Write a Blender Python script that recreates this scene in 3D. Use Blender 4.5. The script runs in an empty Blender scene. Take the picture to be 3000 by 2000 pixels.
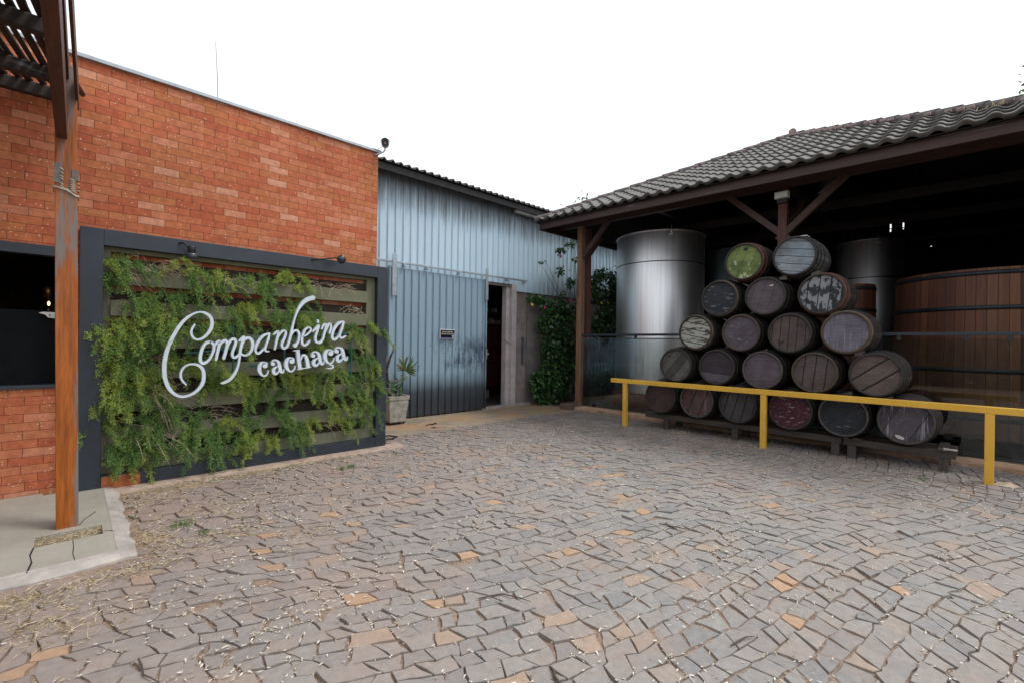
import bpy, math, random
import numpy as np
from mathutils import Vector, Matrix
random.seed(11); RNG = np.random.default_rng(11)
PI = math.pi
scene = bpy.context.scene
COL = scene.collection

# ------------------------------------------------------------------ camera (16 mm lens, eye height 1.6 m)
F = 1345.0; HEAD = math.radians(46.1); ROLL = .0148; EYE = 1.6
fw = np.array([math.cos(HEAD), math.sin(HEAD), 0.]); rt = np.array([math.sin(HEAD), -math.cos(HEAD), 0.]); up = np.array([0, 0, 1.])
cr, sr = math.cos(ROLL), math.sin(ROLL)
cam = bpy.data.cameras.new('camera'); co = bpy.data.objects.new('camera', cam); COL.objects.link(co)
cam.sensor_width = 36; cam.lens = F/3000*36; cam.clip_end = 500; cam.clip_start = .05; cam.shift_y = 5/3000
R_, U_ = cr*rt + sr*up, -sr*rt + cr*up
co.matrix_world = Matrix(((R_[0], U_[0], -fw[0], 0), (R_[1], U_[1], -fw[1], 0), (R_[2], U_[2], -fw[2], EYE), (0, 0, 0, 1)))
scene.camera = co

def at(px, py, ax, val):
    """surveyed point: a photo position placed on the real plane (axis ax = val) it lies on"""
    dx, dy = px-1500, py-1005
    X, Y = cr*dx + sr*dy, -sr*dx + cr*dy
    d = rt*X/F - up*Y/F + fw
    c = np.array([0, 0, EYE]); t = (val-c[ax])/d[ax]
    return c + t*d

# ------------------------------------------------------------------ materials
class Mt:
    def __init__(s, name, rough=.8, metal=0., spec=.5):
        s.mat = bpy.data.materials.new(name); s.mat.use_nodes = True
        s.nt = s.mat.node_tree; s.b = s.nt.nodes['Principled BSDF']
        s.b.inputs['Roughness'].default_value = rough; s.b.inputs['Metallic'].default_value = metal
        s.b.inputs['Specular IOR Level'].default_value = spec
        s._tc = None
    def N(s, t, **kw):
        n = s.nt.nodes.new(t)
        for k, v in kw.items(): setattr(n, k, v)
        return n
    def put(s, sock, v):
        if isinstance(v, bpy.types.NodeSocket): s.nt.links.new(v, sock)
        elif v is not None:
            if sock.type == 'RGBA' and not hasattr(v, '__len__'): v = (v, v, v, 1)
            if sock.type == 'RGBA' and len(v) == 3: v = (*v, 1)
            sock.default_value = v
    def co(s, scale=(1, 1, 1), rot=(0, 0, 0), kind='Object', loc=(0, 0, 0)):
        if s._tc is None: s._tc = s.N('ShaderNodeTexCoord')
        m = s.N('ShaderNodeMapping'); s.nt.links.new(s._tc.outputs[kind], m.inputs[0])
        if not hasattr(scale, '__len__'): scale = (scale,)*3
        m.inputs['Scale'].default_value = scale; m.inputs['Rotation'].default_value = rot; m.inputs['Location'].default_value = loc
        return m.outputs[0]
    def noise(s, v, scale=5, detail=4, rough=.55, dist=0.):
        n = s.N('ShaderNodeTexNoise'); s.put(n.inputs['Vector'], v)
        n.inputs['Scale'].default_value = scale; n.inputs['Detail'].default_value = detail
        n.inputs['Roughness'].default_value = rough; n.inputs['Distortion'].default_value = dist
        return n.outputs['Fac']
    def vor(s, v, scale, feature='F1', out='Distance'):
        n = s.N('ShaderNodeTexVoronoi', feature=feature); s.put(n.inputs['Vector'], v); n.inputs['Scale'].default_value = scale
        return n.outputs[out]
    def ramp(s, f, stops, interp='LINEAR'):
        n = s.N('ShaderNodeValToRGB'); s.put(n.inputs[0], f); cr_ = n.color_ramp; cr_.interpolation = interp
        while len(cr_.elements) < len(stops): cr_.elements.new(.5)
        for e, (p, c) in zip(cr_.elements, stops):
            e.position = p
            if not hasattr(c, '__len__'): c = (c, c, c)
            e.color = (*c, 1)
        return n.outputs[0]
    def mix(s, f, a, b, mode='MIX'):
        n = s.N('ShaderNodeMix', data_type='RGBA', blend_type=mode)
        s.put(n.inputs[0], f); s.put(n.inputs[6], a); s.put(n.inputs[7], b); return n.outputs[2]
    def m(s, op, a, b=None, c=None):
        n = s.N('ShaderNodeMath', operation=op); s.put(n.inputs[0], a); s.put(n.inputs[1], b)
        if c is not None: s.put(n.inputs[2], c)
        return n.outputs[0]
    def xyz(s, v):
        n = s.N('ShaderNodeSeparateXYZ'); s.put(n.inputs[0], v); return n.outputs
    def white(s, v, dim='3D'):
        n = s.N('ShaderNodeTexWhiteNoise', noise_dimensions=dim)
        s.put(n.inputs['W'] if dim == '1D' else n.inputs['Vector'], v); return n.outputs
    def comb(s, x, y, z):
        n = s.N('ShaderNodeCombineXYZ'); s.put(n.inputs[0], x); s.put(n.inputs[1], y); s.put(n.inputs[2], z); return n.outputs[0]
    def island(s):
        return s.N('ShaderNodeNewGeometry').outputs['Random Per Island']
    def bump(s, h, st=.4, dist=.01):
        n = s.N('ShaderNodeBump'); s.put(n.inputs['Height'], h); n.inputs['Strength'].default_value = st; n.inputs['Distance'].default_value = dist
        s.nt.links.new(n.outputs[0], s.b.inputs['Normal'])
    def col(s, c): s.put(s.b.inputs['Base Color'], c); return s
    def rough(s, c): s.put(s.b.inputs['Roughness'], c); return s
MATS = {}
def simple(name, col, rough=.7, metal=0, var=.25, scale=8, bump=.15, spec=.5):
    if name in MATS: return MATS[name]
    M = Mt(name, rough, metal, spec); v = M.co()
    f = M.noise(v, scale, 6, .65)
    a = tuple(c*(1-var) for c in col); b = tuple(min(1, c*(1+var)) for c in col)
    M.col(M.ramp(f, [(.3, a), (.7, b)]))
    M.rough(M.ramp(M.noise(v, scale*3, 3), [(.3, max(0, rough-.1)), (.7, min(1, rough+.1))]))
    if bump: M.bump(M.noise(v, scale*6, 4), bump, .01)
    MATS[name] = M.mat; return M.mat
def wood(name, c1, c2, axis='z', worn=None, wt=.62, rough=.6, sc=1., spec=.4):
    """sawn timber with grain running along axis; worn: a bare grey tone in long patches"""
    if name in MATS: return MATS[name]
    M = Mt(name, rough, 0, spec); k = {'x': (1.2, 14, 14), 'y': (14, 1.2, 14), 'z': (14, 14, 1.2)}[axis]
    k = tuple(q*sc for q in k); v = M.co(k)
    g = M.noise(v, 1.6, 6, .7, .6); c = M.ramp(g, [(.28, c1), (.72, c2)])
    fine = M.noise(M.co(tuple(q*4 for q in k)), 2., 4, .6)
    c = M.mix(.5, c, M.mix(1., c, M.ramp(fine, [(.3, .55), (.7, 1.25)]), 'MULTIPLY'))
    if worn:
        w = M.noise(M.co(tuple(q*.45 for q in k), loc=(3, 7, 1)), 1.3, 5, .65, .3)
        c = M.mix(M.ramp(w, [(wt-.03, 0), (wt+.03, 1)]), c, worn)
    M.col(c); M.bump(fine, .35, .006); MATS[name] = M.mat; return M.mat

# ------------------------------------------------------------------ mesh building
class MB:
    def __init__(s): s.v = []; s.f = []; s.mi = []
    def add(s, vs, fs, mi=0):
        o = len(s.v); s.v += [tuple(map(float, p)) for p in vs]; s.f += [tuple(i+o for i in f) for f in fs]; s.mi += [mi]*len(fs); return s
    def box(s, x0, x1, y0, y1, z0, z1, mi=0):
        vs = [(x, y, z) for z in (z0, z1) for y in (y0, y1) for x in (x0, x1)]
        return s.add(vs, [(0, 2, 3, 1), (4, 5, 7, 6), (0, 1, 5, 4), (2, 6, 7, 3), (0, 4, 6, 2), (1, 3, 7, 5)], mi)
    def beam(s, p, q, w, h, upv=(0, 0, 1), mi=0):
        p, q = Vector(p), Vector(q); d = (q-p).normalized(); u = Vector(upv)
        if abs(d.dot(u)) > .98: u = Vector((0, 1, 0))
        a = d.cross(u).normalized(); b = a.cross(d).normalized()
        vs = [c + a*sx*w/2 + b*sy*h/2 for c in (p, q) for sx, sy in ((-1, -1), (1, -1), (1, 1), (-1, 1))]
        return s.add(vs, [(0, 1, 2, 3), (7, 6, 5, 4), (0, 4, 5, 1), (1, 5, 6, 2), (2, 6, 7, 3), (3, 7, 4, 0)], mi)
    def tube(s, pts, r, n=8, cap=True, mi=0):
        pts = [Vector(p) for p in pts]; rs = r if hasattr(r, '__len__') else [r]*len(pts)
        vs = []; last = None
        for i, p in enumerate(pts):
            d = (pts[min(i+1, len(pts)-1)]-pts[max(i-1, 0)]).normalized()
            u = Vector((0, 0, 1)) if abs(d.z) < .9 else Vector((1, 0, 0))
            if last is not None: u = last
            a = (u - d*u.dot(d)).normalized(); last = a; b = d.cross(a)
            for k in range(n):
                t = 2*PI*k/n; vs.append(p + (a*math.cos(t)+b*math.sin(t))*rs[i])
        fs = [(i*n+k, i*n+(k+1) % n, (i+1)*n+(k+1) % n, (i+1)*n+k) for i in range(len(pts)-1) for k in range(n)]
        if cap: fs += [tuple(reversed(range(n))), tuple(range((len(pts)-1)*n, len(pts)*n))]
        return s.add(vs, fs, mi)
    def lathe(s, prof, n=32, axis='z', c=(0, 0, 0), mi=0, closed=False, jit=0):
        vs = []
        for r, h in prof:
            for k in range(n):
                t = 2*PI*k/n; a, b = r*math.cos(t), r*math.sin(t)
                vs.append((c[0]+h, c[1]+a, c[2]+b) if axis == 'x' else (c[0]+a, c[1]+b, c[2]+h))
        m = len(prof); fs = []
        for i in range(m if closed else m-1):
            j = (i+1) % m
            for k in range(n): fs.append((i*n+k, i*n+(k+1) % n, j*n+(k+1) % n, j*n+k))
        if axis == 'x': fs = [tuple(reversed(f)) for f in fs]
        return s.add(vs, fs, mi)
    def build(s, name, mat, parent=None, smooth=False, bevel=0, origin=None):
        base = Vector(origin) if origin else (Vector(parent['_o']) if parent is not None and '_o' in parent.keys() else Vector((0, 0, 0)))
        me = bpy.data.meshes.new(name)
        me.from_pydata([(x-base.x, y-base.y, z-base.z) for x, y, z in s.v], [], s.f)
        for mt in (mat if isinstance(mat, (list, tuple)) else [mat]): me.materials.append(mt)
        if any(s.mi): me.polygons.foreach_set('material_index', s.mi)
        if smooth: me.polygons.foreach_set('use_smooth', [True]*len(me.polygons))
        me.update()
        o = bpy.data.objects.new(name, me); COL.objects.link(o)
        if parent is not None:
            o.parent = parent
            if '_o' in parent.keys() and parent.type == 'MESH':
                o['_o'] = parent['_o']
            o['_o'] = tuple(base)
        elif origin: o.location = origin; o['_o'] = tuple(base)
        if bevel:
            md = o.modifiers.new('edge', 'BEVEL'); md.width = bevel; md.segments = 2; md.limit_method = 'ANGLE'; md.harden_normals = False
        return o
def tag(o, label=None, cat=None, group=None, kind=None):
    for k, v in (('label', label), ('category', cat), ('group', group), ('kind', kind)):
        if v: o[k] = v
    return o
def thing(name, label, cat, loc=(0, 0, 0), group=None):
    o = bpy.data.objects.new(name, None); COL.objects.link(o); o.location = loc; o['_o'] = tuple(loc); o.empty_display_size = .2
    return tag(o, label, cat, group)
def npmesh(name, V, Fc, mat, parent=None, smooth=False, mi=None):
    """V (n,3) float, Fc list/array of equal-size faces"""
    Fc = np.asarray(Fc, dtype=np.int32); k = Fc.shape[1]; base = np.array(parent['_o'], float) if parent is not None else np.zeros(3)
    me = bpy.data.meshes.new(name); me.vertices.add(len(V)); me.vertices.foreach_set('co', (V-base).astype(np.float32).ravel())
    me.loops.add(Fc.size); me.loops.foreach_set('vertex_index', Fc.ravel())
    me.polygons.add(len(Fc)); me.polygons.foreach_set('loop_start', np.arange(0, Fc.size, k, dtype=np.int32))
    for mt in (mat if isinstance(mat, (list, tuple)) else [mat]): me.materials.append(mt)
    if mi is not None: me.polygons.foreach_set('material_index', np.asarray(mi, dtype=np.int32))
    me.update(calc_edges=True); me.validate()
    if smooth: me.polygons.foreach_set('use_smooth', [True]*len(me.polygons))
    o = bpy.data.objects.new(name, me); COL.objects.link(o)
    if parent is not None: o.parent = parent; o['_o'] = tuple(float(q) for q in base)
    return o
def frames(D, roll=None):
    """orthonormal frames for unit directions D (n,3): returns (side, normal)"""
    n = len(D); ref = RNG.normal(size=(n, 3)) if roll is None else roll
    S = np.cross(D, ref); S /= np.linalg.norm(S, axis=1, keepdims=True)+1e-9
    return S, np.cross(S, D)
def leaves(name, P, D, L, W, mat, parent=None, up_bias=None, fold=.25, mi=None):
    """each leaf a folded, pointed six-vertex blade"""
    P = np.asarray(P, float); D = np.asarray(D, float); D = D/(np.linalg.norm(D, axis=1, keepdims=True)+1e-9); n = len(P)
    L = np.broadcast_to(L, n)[:, None]; W = np.broadcast_to(W, n)[:, None]
    ref = None if up_bias is None else (np.array(up_bias)[None, :] + RNG.normal(size=(n, 3))*.45)
    S, Nn = frames(D, ref)
    v0 = P; v1 = P+D*L*.3+S*W*.5+Nn*W*fold*.5; v2 = P+D*L*.3-S*W*.5+Nn*W*fold*.5
    v3 = P+D*L*.7+S*W*.36; v4 = P+D*L*.7-S*W*.36; v5 = P+D*L-Nn*L*.12; vm = P+D*L*.5-Nn*W*fold*.3
    V = np.stack([v0, v1, v3, v5, v4, v2, vm], 1).reshape(-1, 3)
    T = np.array([(0, 1, 6), (1, 2, 6), (2, 3, 6), (3, 4, 6), (4, 5, 6), (5, 0, 6)])
    Fc = (np.arange(n)[:, None, None]*7 + T[None]).reshape(-1, 3)
    return npmesh(name, V, Fc, mat, parent, mi=None if mi is None else np.repeat(mi, 6))
def rvec(n): v = RNG.normal(size=(n, 3)); return v/np.linalg.norm(v, axis=1, keepdims=True)

# ------------------------------------------------------------------ world and sun: bright overcast
w = bpy.data.worlds.new('World'); scene.world = w; w.use_nodes = True
nt = w.node_tree; bg = nt.nodes['Background']
sky = nt.nodes.new('ShaderNodeTexSky'); sky.sky_type = 'NISHITA'; sky.sun_disc = False
SUN_EL, SUN_AZ = 60, -50            # azimuth measured from +x towards +y
sky.sun_elevation = math.radians(SUN_EL); sky.sun_rotation = math.radians(90-SUN_AZ); sky.dust_density = 4; sky.air_density = 1.2; sky.ozone_density = 1.
hs = nt.nodes.new('ShaderNodeHueSaturation'); hs.inputs['Saturation'].default_value = .22
mx = nt.nodes.new('ShaderNodeMix'); mx.data_type = 'RGBA'; mx.inputs[0].default_value = .55; mx.inputs[7].default_value = (10.6, 11.0, 11.6, 1)
nt.links.new(sky.outputs[0], hs.inputs['Color']); nt.links.new(hs.outputs[0], mx.inputs[6]); nt.links.new(mx.outputs[2], bg.inputs[0]); bg.inputs[1].default_value = .13
sun = bpy.data.lights.new('sun', 'SUN'); sun.energy = 1.5; sun.angle = math.radians(14); sun.color = (1, .98, .95)
so = bpy.data.objects.new('sun', sun); COL.objects.link(so)
sd = Vector((math.cos(math.radians(SUN_EL))*math.cos(math.radians(SUN_AZ)), math.cos(math.radians(SUN_EL))*math.sin(math.radians(SUN_AZ)), math.sin(math.radians(SUN_EL))))
so.rotation_euler = sd.to_track_quat('Z', 'Y').to_euler(); so.location = (0, 0, 30)
scene.view_settings.view_transform = 'Standard'; scene.view_settings.look = 'None'; scene.view_settings.exposure = .25
scene.cycles.max_bounces = 8; scene.cycles.transparent_max_bounces = 12

# ------------------------------------------------------------------ shared materials
m_steel_frame = simple('slate_painted_steel', (.019, .027, .038), .42, 0, .2, 3, .05)
m_dark = simple('black_void_paint', (.012, .012, .013), .9, 0, .2, 3, 0)
m_black = simple('black_plastic', (.015, .016, .018), .45, 0, .2, 10, .05)
m_conc = simple('grey_concrete', (.33, .31, .28), .85, 0, .25, 6, .3)

def brick_mat(name, bw, bh, joint, cols, axis='x', face_x=False):
    M = Mt(name, .82, 0, .25); v = M.co(); x, y, z = M.xyz(v)
    wob = M.m('MULTIPLY', M.m('SUBTRACT', M.noise(v, 3.5, 2), .5), .012)
    zz = M.m('DIVIDE', M.m('ADD', z, wob), bh); row = M.m('FLOOR', zz)
    u = y if face_x else x
    sh = M.m('ADD', M.m('MULTIPLY', M.m('FLOORED_MODULO', row, 2), .5), M.m('MULTIPLY', M.white(row, '1D')[0], .18))
    xx = M.m('ADD', M.m('DIVIDE', u, bw), sh); colm = M.m('FLOOR', xx)
    fz = M.m('FRACT', zz); fx = M.m('FRACT', xx)
    ez = M.m('MULTIPLY', M.m('MINIMUM', fz, M.m('SUBTRACT', 1., fz)), bh)
    ex = M.m('MULTIPLY', M.m('MINIMUM', fx, M.m('SUBTRACT', 1., fx)), bw)
    e = M.m('MINIMUM', ez, ex)
    e2 = M.m('ADD', e, M.m('MULTIPLY', M.m('SUBTRACT', M.noise(v, 60, 3), .5), .003))
    mor = M.ramp(e2, [(joint*.5, 0), (joint*1.3, 1)])
    rnd = M.white(M.comb(row, colm, 3.3))
    base = M.mix(1., M.ramp(rnd[0], cols), (.92, .88, .93), 'MULTIPLY')
    n1 = M.noise(v, 14, 6, .7); base = M.mix(1., base, M.ramp(n1, [(.25, (.66, .60, .58)), (.75, (1.28, 1.34, 1.40))]), 'MULTIPLY')
    big = M.noise(v, .8, 3); base = M.mix(1., base, M.ramp(big, [(.3, .85), (.7, 1.1)]), 'MULTIPLY')
    spk = M.ramp(M.vor(v, 30), [(.0, 1), (.13, 1), (.18, 0)])
    spk = M.m('MULTIPLY', spk, M.ramp(M.noise(v, 9, 2), [(.46, 0), (.56, .9)]))
    base = M.mix(spk, base, (.70, .52, .40))
    dk = M.ramp(M.vor(M.co(loc=(5, 5, 5)), 26), [(.0, 1), (.07, 1), (.1, 0)]); dk = M.m('MULTIPLY', dk, .7)
    base = M.mix(dk, base, (.05, .02, .012))
    M.col(M.mix(mor, (.16, .06, .038), base))
    h = M.m('ADD', M.m('MULTIPLY', mor, 1.), M.m('MULTIPLY', n1, .35)); M.bump(h, .8, .006)
    return M.mat
m_brick = brick_mat('red_clay_brick', .240, .084, .0028, [(0, (.42, .11, .048)), (.35, (.48, .145, .062)), (.55, (.46, .165, .06)), (.8, (.51, .18, .085)), (.93, (.55, .23, .12)), (1, (.58, .29, .17))])
m_plinth = brick_mat('plinth_brick', .22, .07, .006, [(0, (.22, .07, .04)), (.5, (.28, .10, .06)), (1, (.33, .16, .1))])
m_plinth2 = m_plinth

# ================================================================== GROUND
def soil_mat():
    M = Mt('red_soil', .95, 0, .1); v = M.co()
    c = M.ramp(M.noise(v, 2.2, 6, .7), [(.3, (.21, .145, .11)), (.7, (.33, .245, .185))])
    g = M.ramp(M.vor(v, 130, out='Color'), [(0, .55), (1, 1.35)])
    c = M.mix(1., c, g, 'MULTIPLY'); M.col(c); M.bump(M.noise(v, 120, 4, .8), .7, .006); return M.mat
m_soil = soil_mat()
g = MB(); g.add([(-60, -60, -.05), (70, -60, -.05), (70, 60, -.05), (-60, 60, -.05)], [(0, 1, 2, 3)])
tag(g.build('ground', m_soil), 'red earth ground around and under the courtyard', kind='structure')

def snoise(x, y, seed, f=1.):
    r = np.random.default_rng(seed); o = 0
    for k in range(6):
        a = r.uniform(0, 2*PI); q = f*r.uniform(.6, 2.4); o = o+np.sin((x*math.cos(a)+y*math.sin(a))*q*2+r.uniform(0, 6))/(1+.4*k)
    return o/2.6
X0, X1, Y0_, Y1_ = -1.6, 9.0, -2.4, 6.95
nx, ny = 300, 270
gx, gy = np.meshgrid(np.linspace(X0, X1, nx), np.linspace(Y0_, Y1_, ny), indexing='ij')
gz = -.0125+.0045*snoise(gx, gy, 5, 2.2)+.003*snoise(gx, gy, 6, 9)+RNG.normal(size=gx.shape)*.0012
V = np.stack([gx, gy, gz], -1).reshape(-1, 3); ii = np.arange(nx*ny).reshape(nx, ny)
Fq = np.stack([ii[:-1, :-1], ii[1:, :-1], ii[1:, 1:], ii[:-1, 1:]], -1).reshape(-1, 4)
tag(npmesh('soil', V, Fq, m_soil, smooth=True), 'sandy red soil filling the joints of the courtyard paving', kind='structure')

def inpave(x, y):
    if x < X0+.1 or x > 8.93 or y < Y0_+.1: return False
    if y > (6.98 if x > 3.52 else 6.2) - (0 if x > 3.52 or x > .6 else 0): return False
    if x < .42 and y > 4.22+.1*max(0, -x)*0: return False
    if x < .7 and y > 6.1: return False
    return True
pv, pf, psz = [], [], []
JOINTS = []
def pave():
    r = random.Random(8); h = .115; rows = 125
    def world(u, v):
        return u+1.0*math.sin(v*.33+.4)+.16*math.sin(v*1.25), v-1.0*math.sin(u*.33-.9)-.16*math.sin(u*1.25)
    br = []
    for j in range(rows):
        u = -4+r.random()*.2; L = []
        while u < 11.5:
            s = r.uniform(-.032, .032); L.append((u-s, u+s)); u += r.choice((.10, .115, .13, .145, .16, .20))*r.uniform(.88, 1.12)
        br.append(L)
    bd = []
    for j in range(rows+1):
        us = sorted(([p[1] for p in br[j-1]] if j > 0 else [])+([p[0] for p in br[j]] if j < rows else []))
        base = j*h-4.2; ph = r.uniform(0, 6.28)
        bd.append([(u, base+.012*math.sin(u*1.7+ph)+r.gauss(0, .0085)) for u in us])
    for j in range(rows):
        lo, hi = bd[j], bd[j+1]; dl, dh = dict(lo), dict(hi)
        for (l0, l1), (r0, r1) in zip(br[j][:-1], br[j][1:]):
            mu, mv = (l0+r0+l1+r1)/4, (dl[l0]+dh[r1])/2
            cx, cy = world(mu, mv)
            if not inpave(cx, cy): continue
            poly = [(u, v) for u, v in lo if l0 <= u <= r0]+[(u, v) for u, v in reversed(hi) if l1 <= u <= r1]
            # drop slivers between corners, keep at most one extra corner per side
            q = [poly[0]]
            for p in poly[1:]:
                if math.hypot(p[0]-q[-1][0], p[1]-q[-1][1]) > .03: q.append(p)
            poly = q
            pts = []
            n0 = len(poly)
            for k in range(n0):
                p, e = poly[k], poly[(k+1) % n0]; d = math.hypot(e[0]-p[0], e[1]-p[1]); m = max(1, int(d/.045)); nx_, ny_ = -(e[1]-p[1])/(d+1e-6), (e[0]-p[0])/(d+1e-6)
                bow = r.gauss(0, .004)
                for i in range(m):
                    t = i/m; w = 0 if i == 0 else r.gauss(0, .0022)+bow*math.sin(PI*t); pts.append((p[0]+(e[0]-p[0])*t+nx_*w, p[1]+(e[1]-p[1])*t+ny_*w))
            W = [world(*p) for p in pts]; N = len(W)
            if N < 4: continue
            cx = sum(p[0] for p in W)/N; cy = sum(p[1] for p in W)/N
            gap = r.uniform(.0028, .0058)+(.007 if r.random() < .08 else 0)
            ang = r.uniform(-.04, .04); ring = []
            for x, y in W:
                JOINTS.append((x, y)); dx, dy = x-cx, y-cy; d = math.hypot(dx, dy)+1e-6; s = 1-(gap+r.uniform(0, .003))/d; ring.append((dx*s, dy*s))
            z0 = r.gauss(.0015, .003) - (.009 if r.random() < .05 else 0)+.005*math.sin(cx*1.7)*math.sin(cy*1.3)
            tx, ty = r.gauss(0, .03), r.gauss(0, .03)
            o = len(pv); ca, sa = math.cos(ang), math.sin(ang)
            for lay, dz in ((0, 0), (1, -.0022), (2, -.045)):
                for x, y in ring:
                    d = math.hypot(x, y)+1e-6; k2 = (1-.0025/d, 1, 1.012)[lay]
                    pv.append(((x*ca-y*sa)*k2+cx, (x*sa+y*ca)*k2+cy, z0+tx*x+ty*y+dz+(r.gauss(0, .0007) if lay == 0 else 0)))
            c0 = len(pv); pv.append((cx, cy, z0+r.gauss(.0006, .0012)))
            for k in range(N):
                n = (k+1) % N
                pf.append((o+k, o+n, c0)); pf.append((o+N+k, o+N+n, o+n, o+k)); pf.append((o+2*N+k, o+2*N+n, o+N+n, o+N+k))
pave()
def stone_mat():
    M = Mt('basalt_setts', .78, 0, .3); v = M.co(); i = M.island()
    c = M.ramp(i, [(0, (.218, .210, .203)), (.3, (.245, .234, .223)), (.65, (.272, .256, .238)), (.93, (.265, .242, .222)), (.985, (.34, .26, .20)), (.99, (.38, .25, .16)), (1, (.42, .28, .18))])
    n = M.noise(v, 22, 6, .7); c = M.mix(1., c, M.ramp(n, [(.25, .78), (.75, 1.2)]), 'MULTIPLY')
    x, y, z = M.xyz(v)
    left = M.ramp(M.m('SUBTRACT', y, M.m('MULTIPLY', x, .8)), [(0, 0), (1, 1)]); left.node.color_ramp.elements[0].position = 0
    left = M.m('MULTIPLY', M.m('SUBTRACT', M.m('SUBTRACT', y, M.m('MULTIPLY', x, .75)), .2), .22)
    lc = M.N('ShaderNodeClamp'); M.put(lc.inputs[0], left)
    c = M.mix(M.m('MULTIPLY', lc.outputs[0], .36), c, (.22, .115, .08))
    d = M.noise(v, 1.1, 5, .7, .3); dm = M.ramp(d, [(.46, 0), (.68, .48)])
    dm = M.m('MULTIPLY', dm, M.ramp(M.noise(v, 30, 4, .7), [(.3, .3), (.65, 1)]))
    c = M.mix(dm, c, (.36, .225, .155))
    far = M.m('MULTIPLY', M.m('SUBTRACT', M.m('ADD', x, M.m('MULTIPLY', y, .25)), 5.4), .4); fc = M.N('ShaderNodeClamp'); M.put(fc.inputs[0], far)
    grime_shade = M.m('MULTIPLY', fc.outputs[0], M.ramp(M.noise(v, 1.6, 4, .7), [(.3, .25), (.6, .62)])); c = M.mix(grime_shade, c, (.125, .10, .088))  # brown soil stain plus painted-in shade, growing towards the hall
    M.col(c); M.bump(M.noise(v, 70, 5, .75), .5, .004); return M.mat
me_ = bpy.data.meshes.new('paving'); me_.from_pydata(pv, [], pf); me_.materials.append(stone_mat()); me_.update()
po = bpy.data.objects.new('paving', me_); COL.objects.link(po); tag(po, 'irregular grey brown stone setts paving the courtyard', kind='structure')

# litter: pale dried petals in the joints
def litter():
    J = np.array(JOINTS); n = len(J); x, y = J[:, 0], J[:, 1]
    dens = .5+.5*snoise(x, y, 21, 1.1); dens = np.clip(dens, 0, 1)**2*1.0+.08
    dens += .35*np.clip(1-np.abs(y-5.9)/1.2, 0, 1)*(x < 3.9)*(x > .2)*np.clip(.5+.5*snoise(x, y, 9, 2), 0, 1)
    dens += .10*(np.hypot(x-.3, y-4.1) < 1.5)+.10*np.clip(1-np.abs(y-6.5)/1, 0, 1)*(x > 3.4)
    dens *= 1.35; dens *= np.where(x > 5.5, .8, 1.)*np.clip(.45+.75*snoise(x, y, 77, 4.), .1, 1.4)
    out = []
    sel = J[RNG.random(n) < dens]
    for k in range(3):
        s = sel[RNG.random(len(sel)) < (1, .5, .3)[k]]; out.append(s+RNG.normal(size=s.shape)*(.004, .012, .03)[k])
    rnd = np.stack([RNG.uniform(-1, 8.9, 1500), RNG.uniform(-2, 6.9, 1500)], 1)
    out.append(np.array([p for p in rnd if inpave(*p)]))
    P = np.concatenate(out); n = len(P); a = RNG.uniform(0, 2*PI, n)
    D = np.stack([np.cos(a), np.sin(a), RNG.normal(0, .12, n)], 1)
    P3 = np.column_stack([P, RNG.uniform(.004, .011, n)])
    M = Mt('dried_petals', .85, 0, .2); i = M.island()
    M.col(M.ramp(i, [(0, (.32, .25, .16)), (.3, (.48, .41, .31)), (.75, (.60, .56, .48)), (1, (.72, .70, .65))]))
    sc = RNG.uniform(.6, 1.2, n)
    return leaves('petal_litter', P3, D, .027*sc, .0078*sc, M.mat, up_bias=(0, 0, 1), fold=.5)
tag(litter(), 'pale dried petals scattered in the paving joints', 'petals', kind='stuff')

# straw tufts by slab and under the green wall
def straw():
    pts = []
    def blob(x, y, rx, ry, n): pts.append(np.column_stack([RNG.normal(x, rx, n), RNG.normal(y, ry, n)]))
    for x, y, rx, ry, n in ((.75, 6.0, .25, .1, 260), (1.3, 6.08, .3, .08, 260), (1.9, 6.1, .3, .06, 150), (.55, 5.7, .12, .15, 110), (-.3, 4.0, .16, .07, 260), (-.1, 3.7, .12, .14, 150),
                        (.5, 4.55, .08, .2, 160), (.9, 4.3, .2, .1, 130), (.35, 4.05, .2, .06, 150), (-.55, 4.0, .15, .08, 160), (1.0, 4.9, .2, .15, 80), (0.2, 3.45, .2, .1, 70), (1.2, 5.2, .3, .2, 60), (1.4, 3.9, .15, .1, 60),
                        (2.6, 6.15, .3, .04, 60)):
        blob(x, y, rx, ry, n)
    P = np.concatenate(pts+[q+RNG.normal(size=q.shape)*.04 for q in pts]); P = P[(P[:, 1] < 6.2)]; n = len(P); a = RNG.uniform(0, 2*PI, n)
    D = np.stack([np.cos(a), np.sin(a), np.abs(RNG.normal(0, .25, n))], 1)
    M = Mt('dry_straw', .9, 0, .2); M.col(M.ramp(M.island(), [(0, (.30, .21, .11)), (.5, (.5, .40, .24)), (1, (.62, .54, .38))]))
    sc = RNG.uniform(.5, 1.4, n)
    leaves2 = leaves('dry_grass', np.column_stack([P, RNG.uniform(0, .012, n)]), D, .06*sc, .0036, M.mat)
    return leaves2, M.mat
st, m_straw = straw(); tag(st, 'bleached dry grass lying on the paving by the slab and below the green wall', 'dry grass', kind='stuff')

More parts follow.
